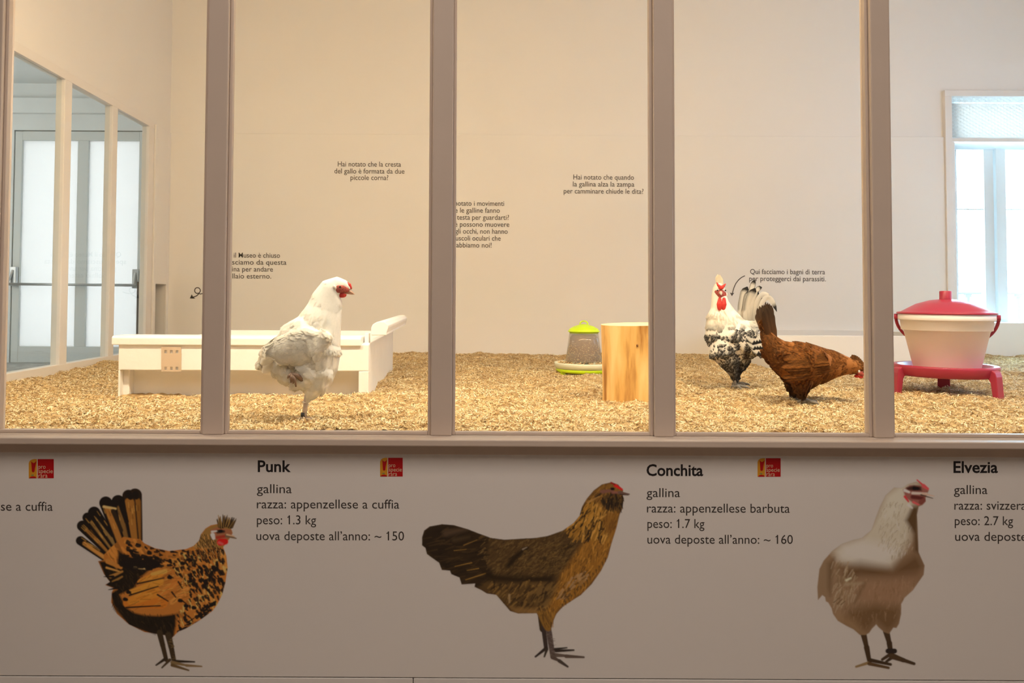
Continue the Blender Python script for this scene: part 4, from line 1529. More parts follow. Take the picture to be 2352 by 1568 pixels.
blades('crest', sp, lambda t, q, r: np.array([0.36, 0.15, 0.04]) * (1 - 0.6 * t) * (0.6 + 0.7 * r) + np.array([0.08, 0.045, 0.02]) * t, B.t, 2)

# ------------------------------------------------------------------ wood shavings
nx, ny = 900, 460
gx = np.linspace(XL + 0.0005, XR - 0.001, nx)
gy = YG + 0.004 + (YB - 0.0185 - YG) * np.linspace(0, 1, ny) ** 1.25
GX, GY = np.meshgrid(gx, gy)
GZ = bed(GX, GY) + 0.011 * NZ(GX * 40, GY * 40) + 0.007 * NZ(GX * 90 + 3, GY * 90)
# hollows where the log, box and feet stand stay level enough; shavings are heaped over the box's foot
idx = (np.arange(ny - 1)[:, None] * nx + np.arange(nx - 1)[None]).ravel()
F = np.stack([idx, idx + 1, idx + 1 + nx, idx + nx], 1)
tone = 0.5 + 0.7 * NZ(GX * 70, GY * 110) + 0.8 * NZ(GX * 150, GY * 190)
tone = np.clip(tone.ravel()[:, None], 0, 1)
cA, cB = np.array([0.22, 0.12, 0.045]), np.array([0.72, 0.52, 0.26])
LV, LF, LC = np.stack([GX, GY, GZ], -1).reshape(-1, 3), F, cA * (1 - tone) + cB * tone
N = 330000
g = np.random.default_rng(77)
cy = YG + 0.02 + (YB - 0.055 - YG) * g.random(N) ** 1.6
cx = g.uniform(XL + 0.01, XR - 0.02, N)
# leave out what the picture's cone never meets
keep = (cx > -0.74 * cy - 0.15) & (cx < 0.80 * cy + 0.2)
inbox = (cx > bxl - 0.004) & (cx < bxr + 0.004) & (cy > DF - 0.004) & (cy < yB)
indb = (cx > ex0) & (cx < ex1) & (cy > DD)
inlog = ((cx - lx) ** 2 + (cy - YL) ** 2) < (lr + 0.003) ** 2
infd = ((cx - fx) ** 2 + (cy - FY) ** 2) < R_(66) ** 2
keep &= ~(inbox | indb | inlog | infd)
cx, cy = cx[keep], cy[keep]
N = len(cx)
yaw = g.uniform(0, 2 * PI, N)
pit = g.normal(0.05, 0.42, N)
L = g.gamma(2.6, 0.0026, N) + 0.0035
Wd = g.uniform(0.0011, 0.0032, N)
curl = g.uniform(-0.25, 0.45, N) * L
D = np.stack([np.cos(yaw) * np.cos(pit), np.sin(yaw) * np.cos(pit), np.sin(pit)], 1)
Sd = np.stack([-np.sin(yaw), np.cos(yaw), g.normal(0, 0.5, N)], 1)
Sd = unit(Sd)
Nn = np.cross(D, Sd)
base = np.stack([cx, cy, bed(cx, cy) + 0.011 * NZ(cx * 40, cy * 40) + g.uniform(0.0005, 0.006, N)], 1)
V = np.empty((N, 3, 2, 3), dtype=np.float32)
for i, t in enumerate((-0.5, 0, 0.5)):
    for j, q in enumerate((-0.5, 0.5)):
        V[:, i, j] = base + D * (L * t)[:, None] + Sd * (Wd * q)[:, None] + Nn * (curl * (0.25 - t * t))[:, None]
q4 = np.array([(0, 1, 3, 2), (2, 3, 5, 4)])
F = ((np.arange(N) * 6)[:, None, None] + q4[None]).reshape(-1, 4)
pal = np.array([[0.82, 0.66, 0.40], [0.74, 0.54, 0.28], [0.62, 0.42, 0.19], [0.88, 0.77, 0.54], [0.46, 0.29, 0.115], [0.79, 0.60, 0.34]])
cc = pal[g.choice(6, N, p=[.24, .22, .20, .13, .13, .08])] * g.uniform(0.88, 1.08, (N, 1)) * np.array([1.07, 1.15, 1.25])
# one litter object: the packed bed and its loose top chips
allm = npmesh('wood_shavings', np.concatenate([LV, V.reshape(-1, 3)]), np.concatenate([LF, F + len(LV)]), np.concatenate([LC, np.repeat(cc, 6, axis=0)]))
lo = link('wood_shavings', allm, M['chips'])
tag(lo, 'golden wood shavings spread over the whole pen floor', 'bedding', None, 'stuff')

# ------------------------------------------------------------------ printed hen pictures on the front panel
PANEL = np.array([0.80, 0.785, 0.775])
SEEN = np.array(srgb(146, 129, 115))         # how the white panel reads in the photo


def ink(r, g_, b_):
    return np.clip(np.array(srgb(r, g_, b_)) / SEEN * PANEL, 0.004, 0.9)


class Paint:
    """A small printed picture: ink laid down in photo pixels, kept only where there is ink."""

    def __init__(s, x0, y0, x1, y1, zx, zy, zs, seed):
        s.x0, s.y0 = x0, y0
        s.w, s.h = x1 - x0, y1 - y0
        s.zx, s.zy, s.zs = zx, zy, zs                  # notes were taken on an enlarged view
        s.im = np.tile(PANEL, (s.h, s.w, 1))
        s.al = np.zeros((s.h, s.w))
        s.g = np.random.default_rng(seed)
        s.clip = None

    def q(s, p):
        return np.array([(a / s.zs + s.zx - s.x0, b_ / s.zs + s.zy - s.y0) for a, b_ in p], float)

    def _put(s, a, ya, yb, xa, xb, c_):
        if s.clip is not None:
            a = a * s.clip[ya:yb, xa:xb]
        s.im[ya:yb, xa:xb] = s.im[ya:yb, xa:xb] * (1 - a[..., None]) + np.asarray(c_) * a[..., None]
        s.al[ya:yb, xa:xb] = np.maximum(s.al[ya:yb, xa:xb], a)

    def mask(s, pts, soft=0.8):
        p = s.q(pts)
        yy, xx = np.mgrid[0:s.h, 0:s.w].astype(float)
        ins = np.zeros((s.h, s.w), bool)
        dist = np.full((s.h, s.w), 1e9)
        for i in range(len(p)):
            (x1, y1), (x2, y2) = p[i], p[(i + 1) % len(p)]
            if y1 != y2:
                cr_ = ((y1 > yy) != (y2 > yy)) & (xx < (x2 - x1) * (yy - y1) / (y2 - y1) + x1)
                ins ^= cr_
            dx, dy = x2 - x1, y2 - y1
            t = np.clip(((xx - x1) * dx + (yy - y1) * dy) / (dx * dx + dy * dy + 1e-9), 0, 1)
            dist = np.minimum(dist, np.hypot(xx - x1 - t * dx, yy - y1 - t * dy))
        sd_ = np.where(ins, dist, -dist)
        return np.clip(sd_ / (2 * soft) + 0.5, 0, 1)

    def poly(s, pts, c_, soft=0.8, op=1.0):
        a = s.mask(pts, soft) * op
        s._put(a, 0, s.h, 0, s.w, c_)
        return a

    def stroke(s, p0, p1, w0, w1, c_, soft=0.7, op=1.0, bend=0.0):
        p = s.q([p0, p1])
        w0, w1 = w0 / s.zs / 2, w1 / s.zs / 2
        s._raw(p[0], p[1], w0, w1, c_, soft, op, bend / s.zs)

    def _raw(s, a, b_, w0, w1, c_, soft=0.7, op=1.0, bend=0.0):
        r = max(w0, w1) + 2 + abs(bend)
        xa, xb = int(max(0, min(a[0], b_[0]) - r)), int(min(s.w, max(a[0], b_[0]) + r + 1))
        ya, yb = int(max(0, min(a[1], b_[1]) - r)), int(min(s.h, max(a[1], b_[1]) + r + 1))
        if xa >= xb or ya >= yb:
            return
        yy, xx = np.mgrid[ya:yb, xa:xb].astype(float)
        dx, dy = b_[0] - a[0], b_[1] - a[1]
        l = math.hypot(dx, dy) + 1e-6
        u = ((xx - a[0]) * dx + (yy - a[1]) * dy) / l
        v_ = (-(xx - a[0]) * dy + (yy - a[1]) * dx) / l
        t = np.clip(u / l, 0, 1)
        v_ = v_ - bend * 4 * t * (1 - t)
        w = w0 + (w1 - w0) * t
        dd = np.hypot(np.where(u < 0, u, np.where(u > l, u - l, 0)), v_)
        al = np.clip((w - dd) / (2 * soft) + 0.5, 0, 1) * op
        s._put(al, ya, yb, xa, xb, c_)

    def scatter(s, region, n, flow, length, width, cols, op=1.0, seedoff=0):
        """n short marks inside a polygon, lying along flow(x, y) in the enlarged view's pixels."""
        p = np.array(region, float)
        lo, hi = p.min(0), p.max(0)
        m = s.mask(region, 0.5)
        k = 0
        tries = 0
        while k < n and tries < n * 8:
            tries += 1
            x, y = s.g.uniform(lo[0], hi[0]), s.g.uniform(lo[1], hi[1])
            i, j = int(y / s.zs + s.zy - s.y0), int(x / s.zs + s.zx - s.x0)
            if not (0 <= i < s.h and 0 <= j < s.w) or m[i, j] < 0.6:
                continue
            k += 1
            fx_, fy_ = flow(x, y) if callable(flow) else flow
            an = math.atan2(fy_, fx_) + s.g.normal(0, 0.22)
            L_ = length * s.g.uniform(0.6, 1.4)
            w__ = width * s.g.uniform(0.6, 1.4)
            c_ = cols[s.g.integers(len(cols))]
            s.stroke((x - math.cos(an) * L_ / 2, y - math.sin(an) * L_ / 2), (x + math.cos(an) * L_ / 2, y + math.sin(an) * L_ / 2), w__, w__ * 0.6, c_, 0.7, op)

    def build(s, label):
        im = s.im.copy()
        # print dots bleed a little
        for _ in range(1):
            pd = np.pad(im, ((1, 1), (1, 1), (0, 0)), 'edge')
            im = (im * 2 + pd[:-2, 1:-1] + pd[2:, 1:-1] + pd[1:-1, :-2] + pd[1:-1, 2:]) / 6
        pa = np.pad(s.al, 1)
        grow = np.maximum.reduce([pa[1:-1, 1:-1], pa[:-2, 1:-1], pa[2:, 1:-1], pa[1:-1, :-2], pa[1:-1, 2:]])
        on = grow > 0.12
        cell = on[:-1, :-1] | on[1:, :-1] | on[:-1, 1:] | on[1:, 1:]
        o = np.array(P(s.x0, s.y0, DP))
        ex = (np.array(P(s.x0 + 1000, s.y0, DP)) - o) / 1000
        ey = (np.array(P(s.x0, s.y0 + 1000, DP)) - o) / 1000
        yy, xx = np.mgrid[0:s.h, 0:s.w]
        V = o + xx[..., None] * ex + yy[..., None] * ey
        V = V.reshape(-1, 3)
        V[:, 1] = DP
        ii, jj = np.nonzero(cell)
        a = ii * s.w + jj
        F = np.stack([a, a + s.w, a + s.w + 1, a + 1], 1)
        used = np.unique(F)
        re = np.full(s.h * s.w, -1)
        re[used] = np.arange(len(used))
        me = npmesh('hen_picture', V[used], re[F], im.reshape(-1, 3)[used])
        ob = link('hen_picture', me, M['print'])
        tag(ob, label, 'picture', 'printed hen pictures on the front panel')


BLK = ink(20, 13, 9)
BLK2 = ink(34, 22, 12)
# ---- the spangled hen with a crest
p_ = Paint(170, 1118, 560, 1556, 140, 1100, 3.35, 4)
for tip, root, w0, ca, cb_, cc_ in [((150, 480), (340, 615), 62, (20, 13, 9), (150, 95, 40), 0.45), ((165, 365), (370, 570), 74, (20, 13, 9), (120, 75, 30), 0.3),
                                    ((205, 300), (390, 540), 70, (20, 13, 9), (110, 75, 35), 0.3), ((255, 262), (410, 500), 84, (20, 13, 9), (105, 75, 38), 0.3),
                                    ((570, 125), (585, 470), 92, (30, 18, 10), (105, 62, 20), 0.85), ((520, 130), (560, 460), 84, (30, 18, 10), (120, 72, 26), 0.85),
                                    ((440, 175), (500, 470), 90, (20, 13, 9), (98, 64, 28), 0.35), ((345, 185), (450, 480), 88, (20, 13, 9), (130, 78, 30), 0.55)]:
    w0 *= 1.16
    p_.stroke(root, tip, w0 * 0.8, w0, ink(*ca), 0.9)
    ix = (tip[0] + (root[0] - tip[0]) * 0.16, tip[1] + (root[1] - tip[1]) * 0.16)
    p_.stroke(root, ix, w0 * 0.6 * (0.4 + cc_ * 0.6), w0 * 0.9 * cc_, ink(*cb_), 1.6)
    for k in range(9):
        a = p_.g.uniform(-0.34, 0.34)
        u = p_.g.uniform(0.25, 0.9)
        nx_, ny_ = -(tip[1] - root[1]), tip[0] - root[0]
        l = math.hypot(nx_, ny_)
        x, y = root[0] + (tip[0] - root[0]) * u + nx_ / l * a * w0, root[1] + (tip[1] - root[1]) * u + ny_ / l * a * w0
        dx, dy = (tip[0] - root[0]) / l * 40, (tip[1] - root[1]) / l * 40
        p_.stroke((x, y), (x + dx, y + dy), 7, 4, ink(*((165, 105, 45) if k % 3 else (40, 24, 12))), 1.0, 0.6)
for a, b_, w, c_ in [((260, 260), (395, 440), 34, BLK), ((345, 175), (370, 190), 70, BLK), ((330, 215), (420, 230), 20, ink(165, 120, 70)), ((400, 250), (465, 400), 34, BLK2), ((455, 180), (505, 330), 44, BLK), ((520, 120), (535, 140), 55, BLK), ((575, 118), (580, 138), 52, BLK)]:
    p_.stroke(a, b_, w, w * 0.8, c_, 1.2)
body1 = [(610, 470), (640, 500), (720, 540), (830, 560), (960, 545), (1020, 520), (1060, 480), (1075, 430), (1110, 385), (1150, 360), (1200, 350), (1300, 372), (1318, 420), (1290, 470), (1245, 530),
         (1270, 600), (1278, 690), (1262, 800), (1235, 900), (1195, 980), (1165, 1022), (1060, 1100), (960, 1160), (900, 1185), (850, 1235), (800, 1215), (740, 1205), (640, 1190), (520, 1130), (430, 1050),
         (385, 960), (390, 880), (405, 850), (340, 825), (375, 800), (330, 740), (285, 640), (330, 630), (330, 590), (400, 520), (480, 450)]
m1 = p_.poly(body1, ink(138, 78, 28))
p_.clip = m1
p_.poly([(1000, 540), (1075, 430), (1110, 385), (1200, 350), (1320, 372), (1318, 430), (1245, 530), (1150, 540)], ink(112, 76, 34), 3)
p_.scatter([(330, 480), (620, 480), (700, 560), (480, 720), (330, 640)], 60, (0.5, 0.8), 60, 24, [ink(160, 92, 34), ink(135, 76, 26), ink(110, 62, 22)], 0.8)
bl_ = [(440, 560), (700, 690), (620, 760), (560, 850), (450, 900), (500, 1000), (560, 1040), (640, 1060), (760, 1065), (880, 1050), (880, 1130), (860, 1240), (740, 1220), (520, 1140), (400, 980), (380, 890), (430, 860), (350, 830), (330, 740), (290, 640), (380, 640), (430, 700)]
p_.poly(bl_, ink(22, 14, 7), 3)
p_.scatter(bl_, 160, (0.4, 0.9), 34, 7, [ink(34, 22, 12), ink(14, 9, 5), ink(46, 30, 14)], 0.7)
for a, b_, w, c_ in [((360, 640), (460, 690), 40, (140, 84, 32)), ((350, 690), (450, 720), 16, (150, 100, 45)), ((380, 760), (470, 720), 26, (125, 80, 34)), ((400, 800), (470, 760), 20, (110, 72, 30)), ((560, 690), (650, 700), 14, (150, 115, 70))]:
    p_.stroke(a, b_, w, w * 0.6, ink(*c_), 1.2)
up_ = [(480, 480), (640, 500), (830, 560), (1000, 540), (1100, 620), (1000, 700), (800, 700), (560, 640)]
p_.scatter(up_, 90, (0.9, 0.2), 40, 22, [ink(160, 94, 36), ink(125, 70, 24), ink(105, 60, 22)], 0.7)
p_.scatter(up_, 85, (0.9, 0.25), 24, 19, [BLK, BLK, BLK2], 0.95)
p_.scatter([(440, 580), (740, 600), (760, 700), (500, 700)], 55, (0.9, 0.1), 34, 30, [BLK], 0.95)
br_ = [(830, 640), (1000, 560), (1240, 540), (1278, 690), (1262, 800), (1235, 900), (1165, 1020), (960, 1160), (900, 1180), (880, 1060), (980, 960), (900, 800)]
p_.scatter(br_, 170, (0.25, 0.95), 44, 18, [ink(165, 98, 40), ink(140, 80, 28), ink(182, 122, 62), ink(112, 62, 22)], 0.75)
p_.scatter(br_, 190, (0.45, 0.85), 22, 17, [BLK, BLK, BLK2], 0.95)
p_.scatter([(980, 720), (1230, 640), (1250, 800), (1100, 900), (1000, 860)], 60, (0.45, 0.85), 26, 20, [BLK], 0.95)
p_.scatter([(1040, 1040), (1190, 930), (1180, 1030), (960, 1170), (900, 1180)], 30, (0.85, -0.5), 46, 15, [BLK], 0.95)
p_.scatter([(1000, 540), (1075, 430), (1150, 440), (1200, 500), (1270, 580), (1200, 640), (1080, 620)], 150, (0.35, 0.9), 26, 7, [BLK2, ink(150, 100, 48), ink(60, 38, 16), BLK], 0.85)
# wing
for a, b_, w, c_ in [((770, 960), (510, 965), 96, (150, 80, 22)), ((720, 880), (540, 950), 90, (162, 90, 26)), ((760, 800), (530, 885), 58, (170, 96, 30)), ((760, 735), (605, 800), 56, (165, 92, 28)),
                     ((800, 718), (700, 740), 34, (178, 108, 44)), ((900, 790), (760, 900), 60, (150, 84, 30)), ((960, 860), (850, 960), 50, (158, 92, 36))]:
    p_.stroke(a, b_, w, w * 0.72, ink(*c_), 1.4)
p_.scatter([(600, 760), (820, 720), (980, 800), (960, 940), (800, 1000), (520, 1000)], 90, (-0.9, 0.35), 62, 5, [ink(120, 62, 16), ink(186, 112, 46), ink(98, 50, 14)], 0.55)
for a, b_ in [((585, 815), (790, 770)), ((525, 905), (745, 835)), ((500, 1000), (760, 985)), ((575, 800), (600, 770)), ((740, 900), (820, 950)), ((830, 750), (860, 770)), ((900, 800), (930, 850)), ((920, 940), (960, 970)), ((490, 930), (510, 940)), ((515, 865), (540, 900)), ((850, 880), (880, 920))]:
    p_.stroke(a, b_, 13, 9, BLK, 1.0)
for x, y in [(835, 765), (735, 615), (935, 655), (990, 630), (520, 880), (495, 935), (915, 945), (1020, 1000), (960, 985), (540, 560), (520, 420), (540, 380), (680, 575)]:
    p_.stroke((x - 6, y), (x + 6, y + 3), 30, 26, BLK, 1.0)
p_.clip = None
for i in range(40):
    a = 0.0 + i / 39
    x = 400 + 330 * a
    y = 985 + 215 * a ** 0.7
    p_.stroke((x, y - 12), (x - 8, y + 14), 8, 3, ink(24, 15, 8), 0.8)
for (a, b_) in [((350, 820), (430, 800)), ((365, 862), (440, 845)), ((330, 760), (400, 760))]:
    p_.stroke(b_, a, 22, 5, BLK, 0.9)
# legs
for a, b_, w in [((755, 1195), (778, 1290), 46), ((778, 1290), (805, 1405), 38), ((822, 1215), (842, 1300), 50), ((842, 1300), (862, 1405), 42)]:
    p_.stroke(a, b_, w, w * 0.86, ink(44, 30, 16), 0.9)
for a, b_, w, c_ in [((800, 1395), (728, 1445), 26, (38, 26, 15)), ((832, 1405), (772, 1465), 24, (52, 36, 20)), ((870, 1415), (1020, 1420), 24, (34, 24, 14)), ((850, 1425), (965, 1448), 28, (92, 68, 40)), ((960, 1448), (1075, 1455), 22, (96, 70, 42)), ((850, 1445), (975, 1485), 26, (74, 52, 28))]:
    p_.stroke(a, b_, w, w * 0.5, ink(*c_), 0.9)
p_.scatter([(825, 1230), (850, 1230), (880, 1410), (850, 1410)], 20, (1, 0.1), 20, 4, [ink(84, 62, 34)], 0.6)
# head
p_.poly([(1150, 395), (1200, 375), (1310, 395), (1315, 425), (1290, 460), (1240, 480), (1185, 470), (1155, 440)], ink(118, 66, 40), 2)
p_.stroke((1205, 410), (1250, 408), 30, 22, ink(46, 26, 16), 1.5)
p_.stroke((1222, 405), (1232, 405), 24, 24, ink(10, 8, 8), 1.0)
p_.stroke((1160, 410), (1195, 405), 16, 10, ink(176, 160, 130), 1.2)
p_.stroke((1165, 435), (1172, 460), 34, 26, ink(205, 196, 186), 1.2)
p_.stroke((1200, 455), (1260, 445), 24, 20, ink(120, 36, 22), 1.4)
p_.stroke((1225, 492), (1262, 488), 56, 46, ink(150, 18, 14), 1.2)
p_.stroke((1215, 495), (1240, 505), 22, 16, ink(196, 60, 52), 1.6)
p_.stroke((1275, 440), (1345, 462), 30, 8, ink(86, 62, 42), 0.9)
p_.stroke((1275, 432), (1330, 446), 14, 8, ink(150, 112, 80), 0.9)
for i in range(26):
    u = i / 25
    x, y = 1215 + 100 * u, 372 + 6 * math.sin(u * 9)
    tx_ = 1200 + 150 * u + p_.g.normal(0, 6)
    ty_ = 285 + 26 * abs(u - 0.4) * 2 + p_.g.normal(0, 8)
    p_.stroke((x, y), (tx_, ty_), 17, 5, [BLK2, ink(66, 44, 20), ink(112, 78, 36), BLK][i % 4], 0.8)
p_.build('printed picture of the orange and black spangled crested hen, fan tail raised')

# ---- the brown bearded hen
p_ = Paint(958, 1092, 1460, 1546, 940, 1080, 3.213, 8)
# legs first
for a, b_, w, c_ in [((975, 1060), (985, 1180), 70, (46, 30, 14)), ((985, 1170), (1003, 1330), 36, (42, 30, 24)), ((1012, 1120), (1052, 1385), 44, (66, 50, 42))]:
    p_.stroke(a, b_, w, w * 0.86, ink(*c_), 0.9)
for a, b_, w, c_ in [((1003, 1325), (925, 1388), 26, (36, 26, 20)), ((1008, 1335), (990, 1388), 22, (40, 30, 22)), ((1068, 1332), (1155, 1322), 18, (32, 24, 18)), ((1075, 1345), (1205, 1340), 24, (36, 26, 20)),
                     ((1055, 1375), (1150, 1382), 34, (70, 54, 44)), ((1150, 1385), (1278, 1392), 28, (66, 50, 40)), ((1050, 1392), (1100, 1420), 32, (64, 48, 38)), ((1100, 1420), (1160, 1462), 28, (52, 40, 32))]:
    p_.stroke(a, b_, w, w * 0.55, ink(*c_), 0.9)
p_.scatter([(1010, 1180), (1045, 1180), (1075, 1390), (1040, 1390)], 40, (1, 0.2), 22, 4, [ink(92, 74, 62), ink(44, 32, 26)], 0.6)
body2 = [(95, 500), (110, 450), (150, 420), (240, 403), (330, 410), (430, 440), (520, 475), (600, 505), (700, 518), (800, 512), (930, 505), (1020, 490), (1130, 450), (1210, 395), (1255, 340), (1275, 270), (1310, 210),
         (1360, 150), (1420, 105), (1490, 88), (1540, 105), (1578, 150), (1570, 175), (1582, 210), (1570, 290), (1550, 330), (1525, 430), (1490, 540), (1460, 650), (1410, 750), (1340, 850), (1260, 930), (1130, 1015),
         (1080, 1070), (1058, 1120), (960, 1110), (935, 1065), (800, 1068), (740, 1050), (690, 990), (640, 930), (570, 920), (530, 895), (480, 870), (485, 845), (385, 852), (370, 800), (310, 775), (300, 748), (240, 745), (220, 690), (170, 655), (130, 625), (120, 580), (95, 560)]
m2 = p_.poly(body2, ink(58, 38, 17))
p_.clip = m2
tl = [(90, 500), (150, 410), (330, 405), (600, 500), (560, 640), (620, 780), (500, 880), (380, 860), (90, 570)]
p_.poly(tl, ink(34, 21, 9), 6)
p_.poly([(90, 500), (110, 440), (240, 400), (420, 440), (260, 620), (320, 790), (90, 580)], ink(26, 16, 8), 8, 0.8)
p_.scatter(tl, 130, (-0.9, 0.22), 90, 12, [ink(24, 15, 7), ink(48, 31, 14), ink(30, 19, 8)], 0.6)
p_.stroke((270, 470), (420, 440), 50, 24, ink(62, 43, 28), 5, 0.7)
p_.stroke((330, 520), (440, 500), 34, 14, ink(52, 36, 20), 4, 0.7)
for a, b_, w in [((460, 690), (335, 718), 6), ((510, 733), (425, 748), 6), ((560, 770), (415, 818), 8), ((330, 600), (420, 590), 4), ((400, 560), (500, 520), 4)]:
    p_.stroke(a, b_, w, w * 0.6, ink(112, 76, 30), 0.8)
bk_ = [(520, 480), (700, 518), (930, 505), (1130, 450), (1250, 430), (1230, 620), (1100, 780), (860, 830), (620, 780), (520, 640)]
p_.scatter(bk_, 420, (-0.75, 0.55), 40, 12, [ink(72, 49, 23), ink(50, 33, 14), ink(84, 58, 28), ink(40, 26, 11), ink(62, 42, 20)], 0.6)
p_.scatter(bk_, 320, (-0.6, 0.6), 14, 4, [ink(96, 68, 34), ink(30, 19, 8)], 0.6)
p_.poly([(540, 760), (800, 790), (1060, 780), (1060, 840), (820, 845), (600, 830)], ink(24, 14, 5), 7, 0.85)
p_.poly([(700, 720), (760, 640), (850, 570), (880, 580), (800, 660), (740, 730)], ink(22, 13, 5), 4, 0.9)
p_.stroke((835, 590), (865, 575), 10, 5, ink(110, 88, 66), 1.2)
p_.stroke((1120, 620), (1190, 560), 32, 14, ink(28, 17, 7), 4, 0.8)
wg_ = [(840, 600), (1080, 540), (1230, 580), (1160, 760), (900, 800), (760, 720)]
p_.scatter(wg_, 300, (-0.8, 0.5), 16, 5, [ink(92, 64, 30), ink(42, 27, 11), ink(78, 52, 22)], 0.7)
bel = [(540, 850), (840, 845), (1080, 840), (1120, 960), (1060, 1100), (800, 1070), (690, 990), (640, 930)]
p_.poly(bel, ink(64, 42, 18), 5)
p_.poly([(900, 850), (1060, 850), (1140, 900), (1120, 1010), (950, 1050)], ink(88, 60, 28), 8, 0.7)
p_.scatter(bel, 180, (-0.6, 0.75), 44, 11, [ink(40, 25, 10), ink(86, 58, 26), ink(104, 70, 30), ink(30, 19, 8)], 0.65)
p_.poly([(740, 1020), (940, 1030), (940, 1070), (780, 1070)], ink(104, 70, 34), 5, 0.7)
p_.stroke((735, 930), (735, 985), 14, 8, ink(120, 90, 56), 2)
brs = [(1120, 780), (1240, 600), (1330, 480), (1540, 380), (1490, 560), (1410, 750), (1260, 930), (1110, 1020), (1060, 1100), (1000, 1080), (1080, 900)]
p_.poly(brs, ink(108, 66, 20), 8)
p_.scatter(brs, 330, (-0.35, 0.9), 46, 9, [ink(126, 78, 24), ink(90, 54, 18), ink(140, 90, 32), ink(66, 40, 14), ink(118, 74, 26)], 0.65)
p_.scatter([(1150, 850), (1300, 720), (1300, 840), (1120, 990), (1080, 960)], 60, (-0.6, 0.7), 40, 16, [ink(126, 90, 54), ink(112, 74, 34), ink(60, 38, 16)], 0.7)
nk = [(1150, 450), (1255, 340), (1275, 270), (1330, 200), (1420, 230), (1440, 300), (1540, 330), (1510, 440), (1470, 520), (1300, 520), (1200, 500)]
p_.poly(nk, ink(112, 72, 24), 6)
p_.scatter(nk, 260, lambda x, y: (-0.35 - (1400 - x) / 700.0, 0.9), 62, 11, [ink(28, 18, 9), ink(136, 88, 30), ink(30, 20, 10), ink(120, 76, 24), ink(150, 102, 42)], 0.85)
p_.poly([(1460, 300), (1545, 320), (1525, 430), (1480, 520), (1440, 460), (1430, 360)], ink(94, 56, 18), 6, 0.8)
hd2 = [(1275, 270), (1360, 150), (1420, 105), (1490, 88), (1540, 105), (1578, 150), (1582, 210), (1560, 300), (1440, 290), (1340, 210)]
p_.poly(hd2, ink(96, 60, 22), 5)
p_.scatter(hd2, 90, (-0.6, 0.7), 26, 8, [ink(122, 78, 28), ink(70, 42, 16), ink(50, 32, 14)], 0.6)
p_.scatter([(1420, 170), (1480, 160), (1580, 210), (1560, 290), (1470, 280), (1420, 250)], 70, (-0.1, 0.9), 42, 14, [ink(22, 14, 9), ink(36, 24, 12), ink(64, 42, 18)], 0.85)
p_.stroke((1420, 160), (1500, 150), 26, 20, ink(92, 54, 40), 2)
p_.stroke((1500, 165), (1570, 165), 18, 14, ink(104, 58, 44), 2)
p_.stroke((1380, 200), (1410, 175), 22, 14, ink(30, 20, 12), 2)
p_.stroke((1495, 138), (1503, 138), 20, 20, ink(12, 8, 6), 0.9)
p_.stroke((1315, 240), (1400, 195), 12, 7, ink(128, 86, 40), 1.5)
p_.clip = None
p_.poly([(940, 1050), (1075, 1060), (1060, 1110), (1048, 1165), (1034, 1195), (1020, 1200), (1000, 1192), (980, 1160), (955, 1105)], ink(100, 64, 22), 1.5)
p_.scatter([(955, 1040), (1080, 1040), (1050, 1160), (1020, 1190), (985, 1150)], 40, (0.1, 1), 40, 8, [ink(124, 80, 28), ink(72, 45, 17), ink(54, 34, 14)], 0.6)
p_.stroke((1520, 112), (1568, 142), 24, 16, ink(172, 22, 18), 1.0)
p_.stroke((1490, 92), (1515, 105), 14, 12, ink(110, 22, 14), 1.0)
p_.stroke((1550, 166), (1622, 178), 26, 9, ink(78, 52, 40), 0.9)
p_.stroke((1555, 180), (1615, 184), 10, 6, ink(48, 30, 22), 0.8)
for x, y in [(1580, 215), (1572, 270), (1562, 300)]:
    p_.stroke((x - 12, y - 20), (x + 3, y + 16), 14, 3, BLK2, 0.8)
for i in range(30):
    u = i / 29
    x, y = 1460 - 330 * u, 650 + 365 * u ** 0.85
    p_.stroke((x - 6, y - 14), (x + p_.g.normal(-6, 3), y + 12), 14, 4, [ink(108, 66, 20), ink(76, 48, 18)][i % 2], 0.8)
p_.build('printed picture of the dark brown bearded hen with a low tail')

# ---- the white hen
p_ = Paint(1866, 1092, 2156, 1550, 1840, 1060, 3.086, 12)
for a, b_, w, c_ in [((438, 1225), (462, 1330), 44, (52, 34, 18)), ((462, 1330), (482, 1435), 40, (48, 31, 16)), ((600, 1215), (622, 1300), 46, (50, 33, 18)), ((622, 1300), (636, 1400), 40, (46, 30, 16)),
                     ((470, 1440), (388, 1466), 22, (104, 78, 48)), ((490, 1420), (630, 1450), 28, (44, 29, 16)), ((480, 1445), (615, 1474), 26, (66, 44, 24)), ((640, 1370), (572, 1415), 28, (50, 34, 20)),
                     ((640, 1400), (600, 1430), 26, (44, 30, 18)), ((640, 1390), (720, 1420), 44, (54, 36, 20)), ((715, 1418), (795, 1445), 30, (50, 34, 20))]:
    p_.stroke(a, b_, w, w * 0.72, ink(*c_), 0.9)
p_.stroke((612, 1355), (658, 1355), 36, 36, ink(30, 21, 16), 1.0)
body3 = [(715, 190), (760, 160), (820, 142), (860, 160), (890, 180), (905, 205), (880, 260), (882, 285), (860, 310), (832, 322), (820, 380), (825, 500), (830, 650), (850, 695), (872, 745), (865, 810), (830, 860), (790, 920),
         (730, 975), (705, 1020), (705, 1090), (690, 1160), (672, 1190), (650, 1188), (620, 1232), (585, 1220), (545, 1185), (530, 1165), (500, 1195), (480, 1225), (455, 1240), (415, 1240), (370, 1200), (320, 1175), (260, 1140),
         (225, 1090), (215, 1050), (192, 1010), (175, 1000), (170, 970), (150, 955), (120, 990), (115, 900), (130, 770), (160, 710), (220, 640), (290, 590), (370, 562), (430, 548), (500, 490), (530, 400), (560, 320), (600, 240), (660, 185)]
m3 = p_.poly(body3, ink(108, 80, 56), 1.2)
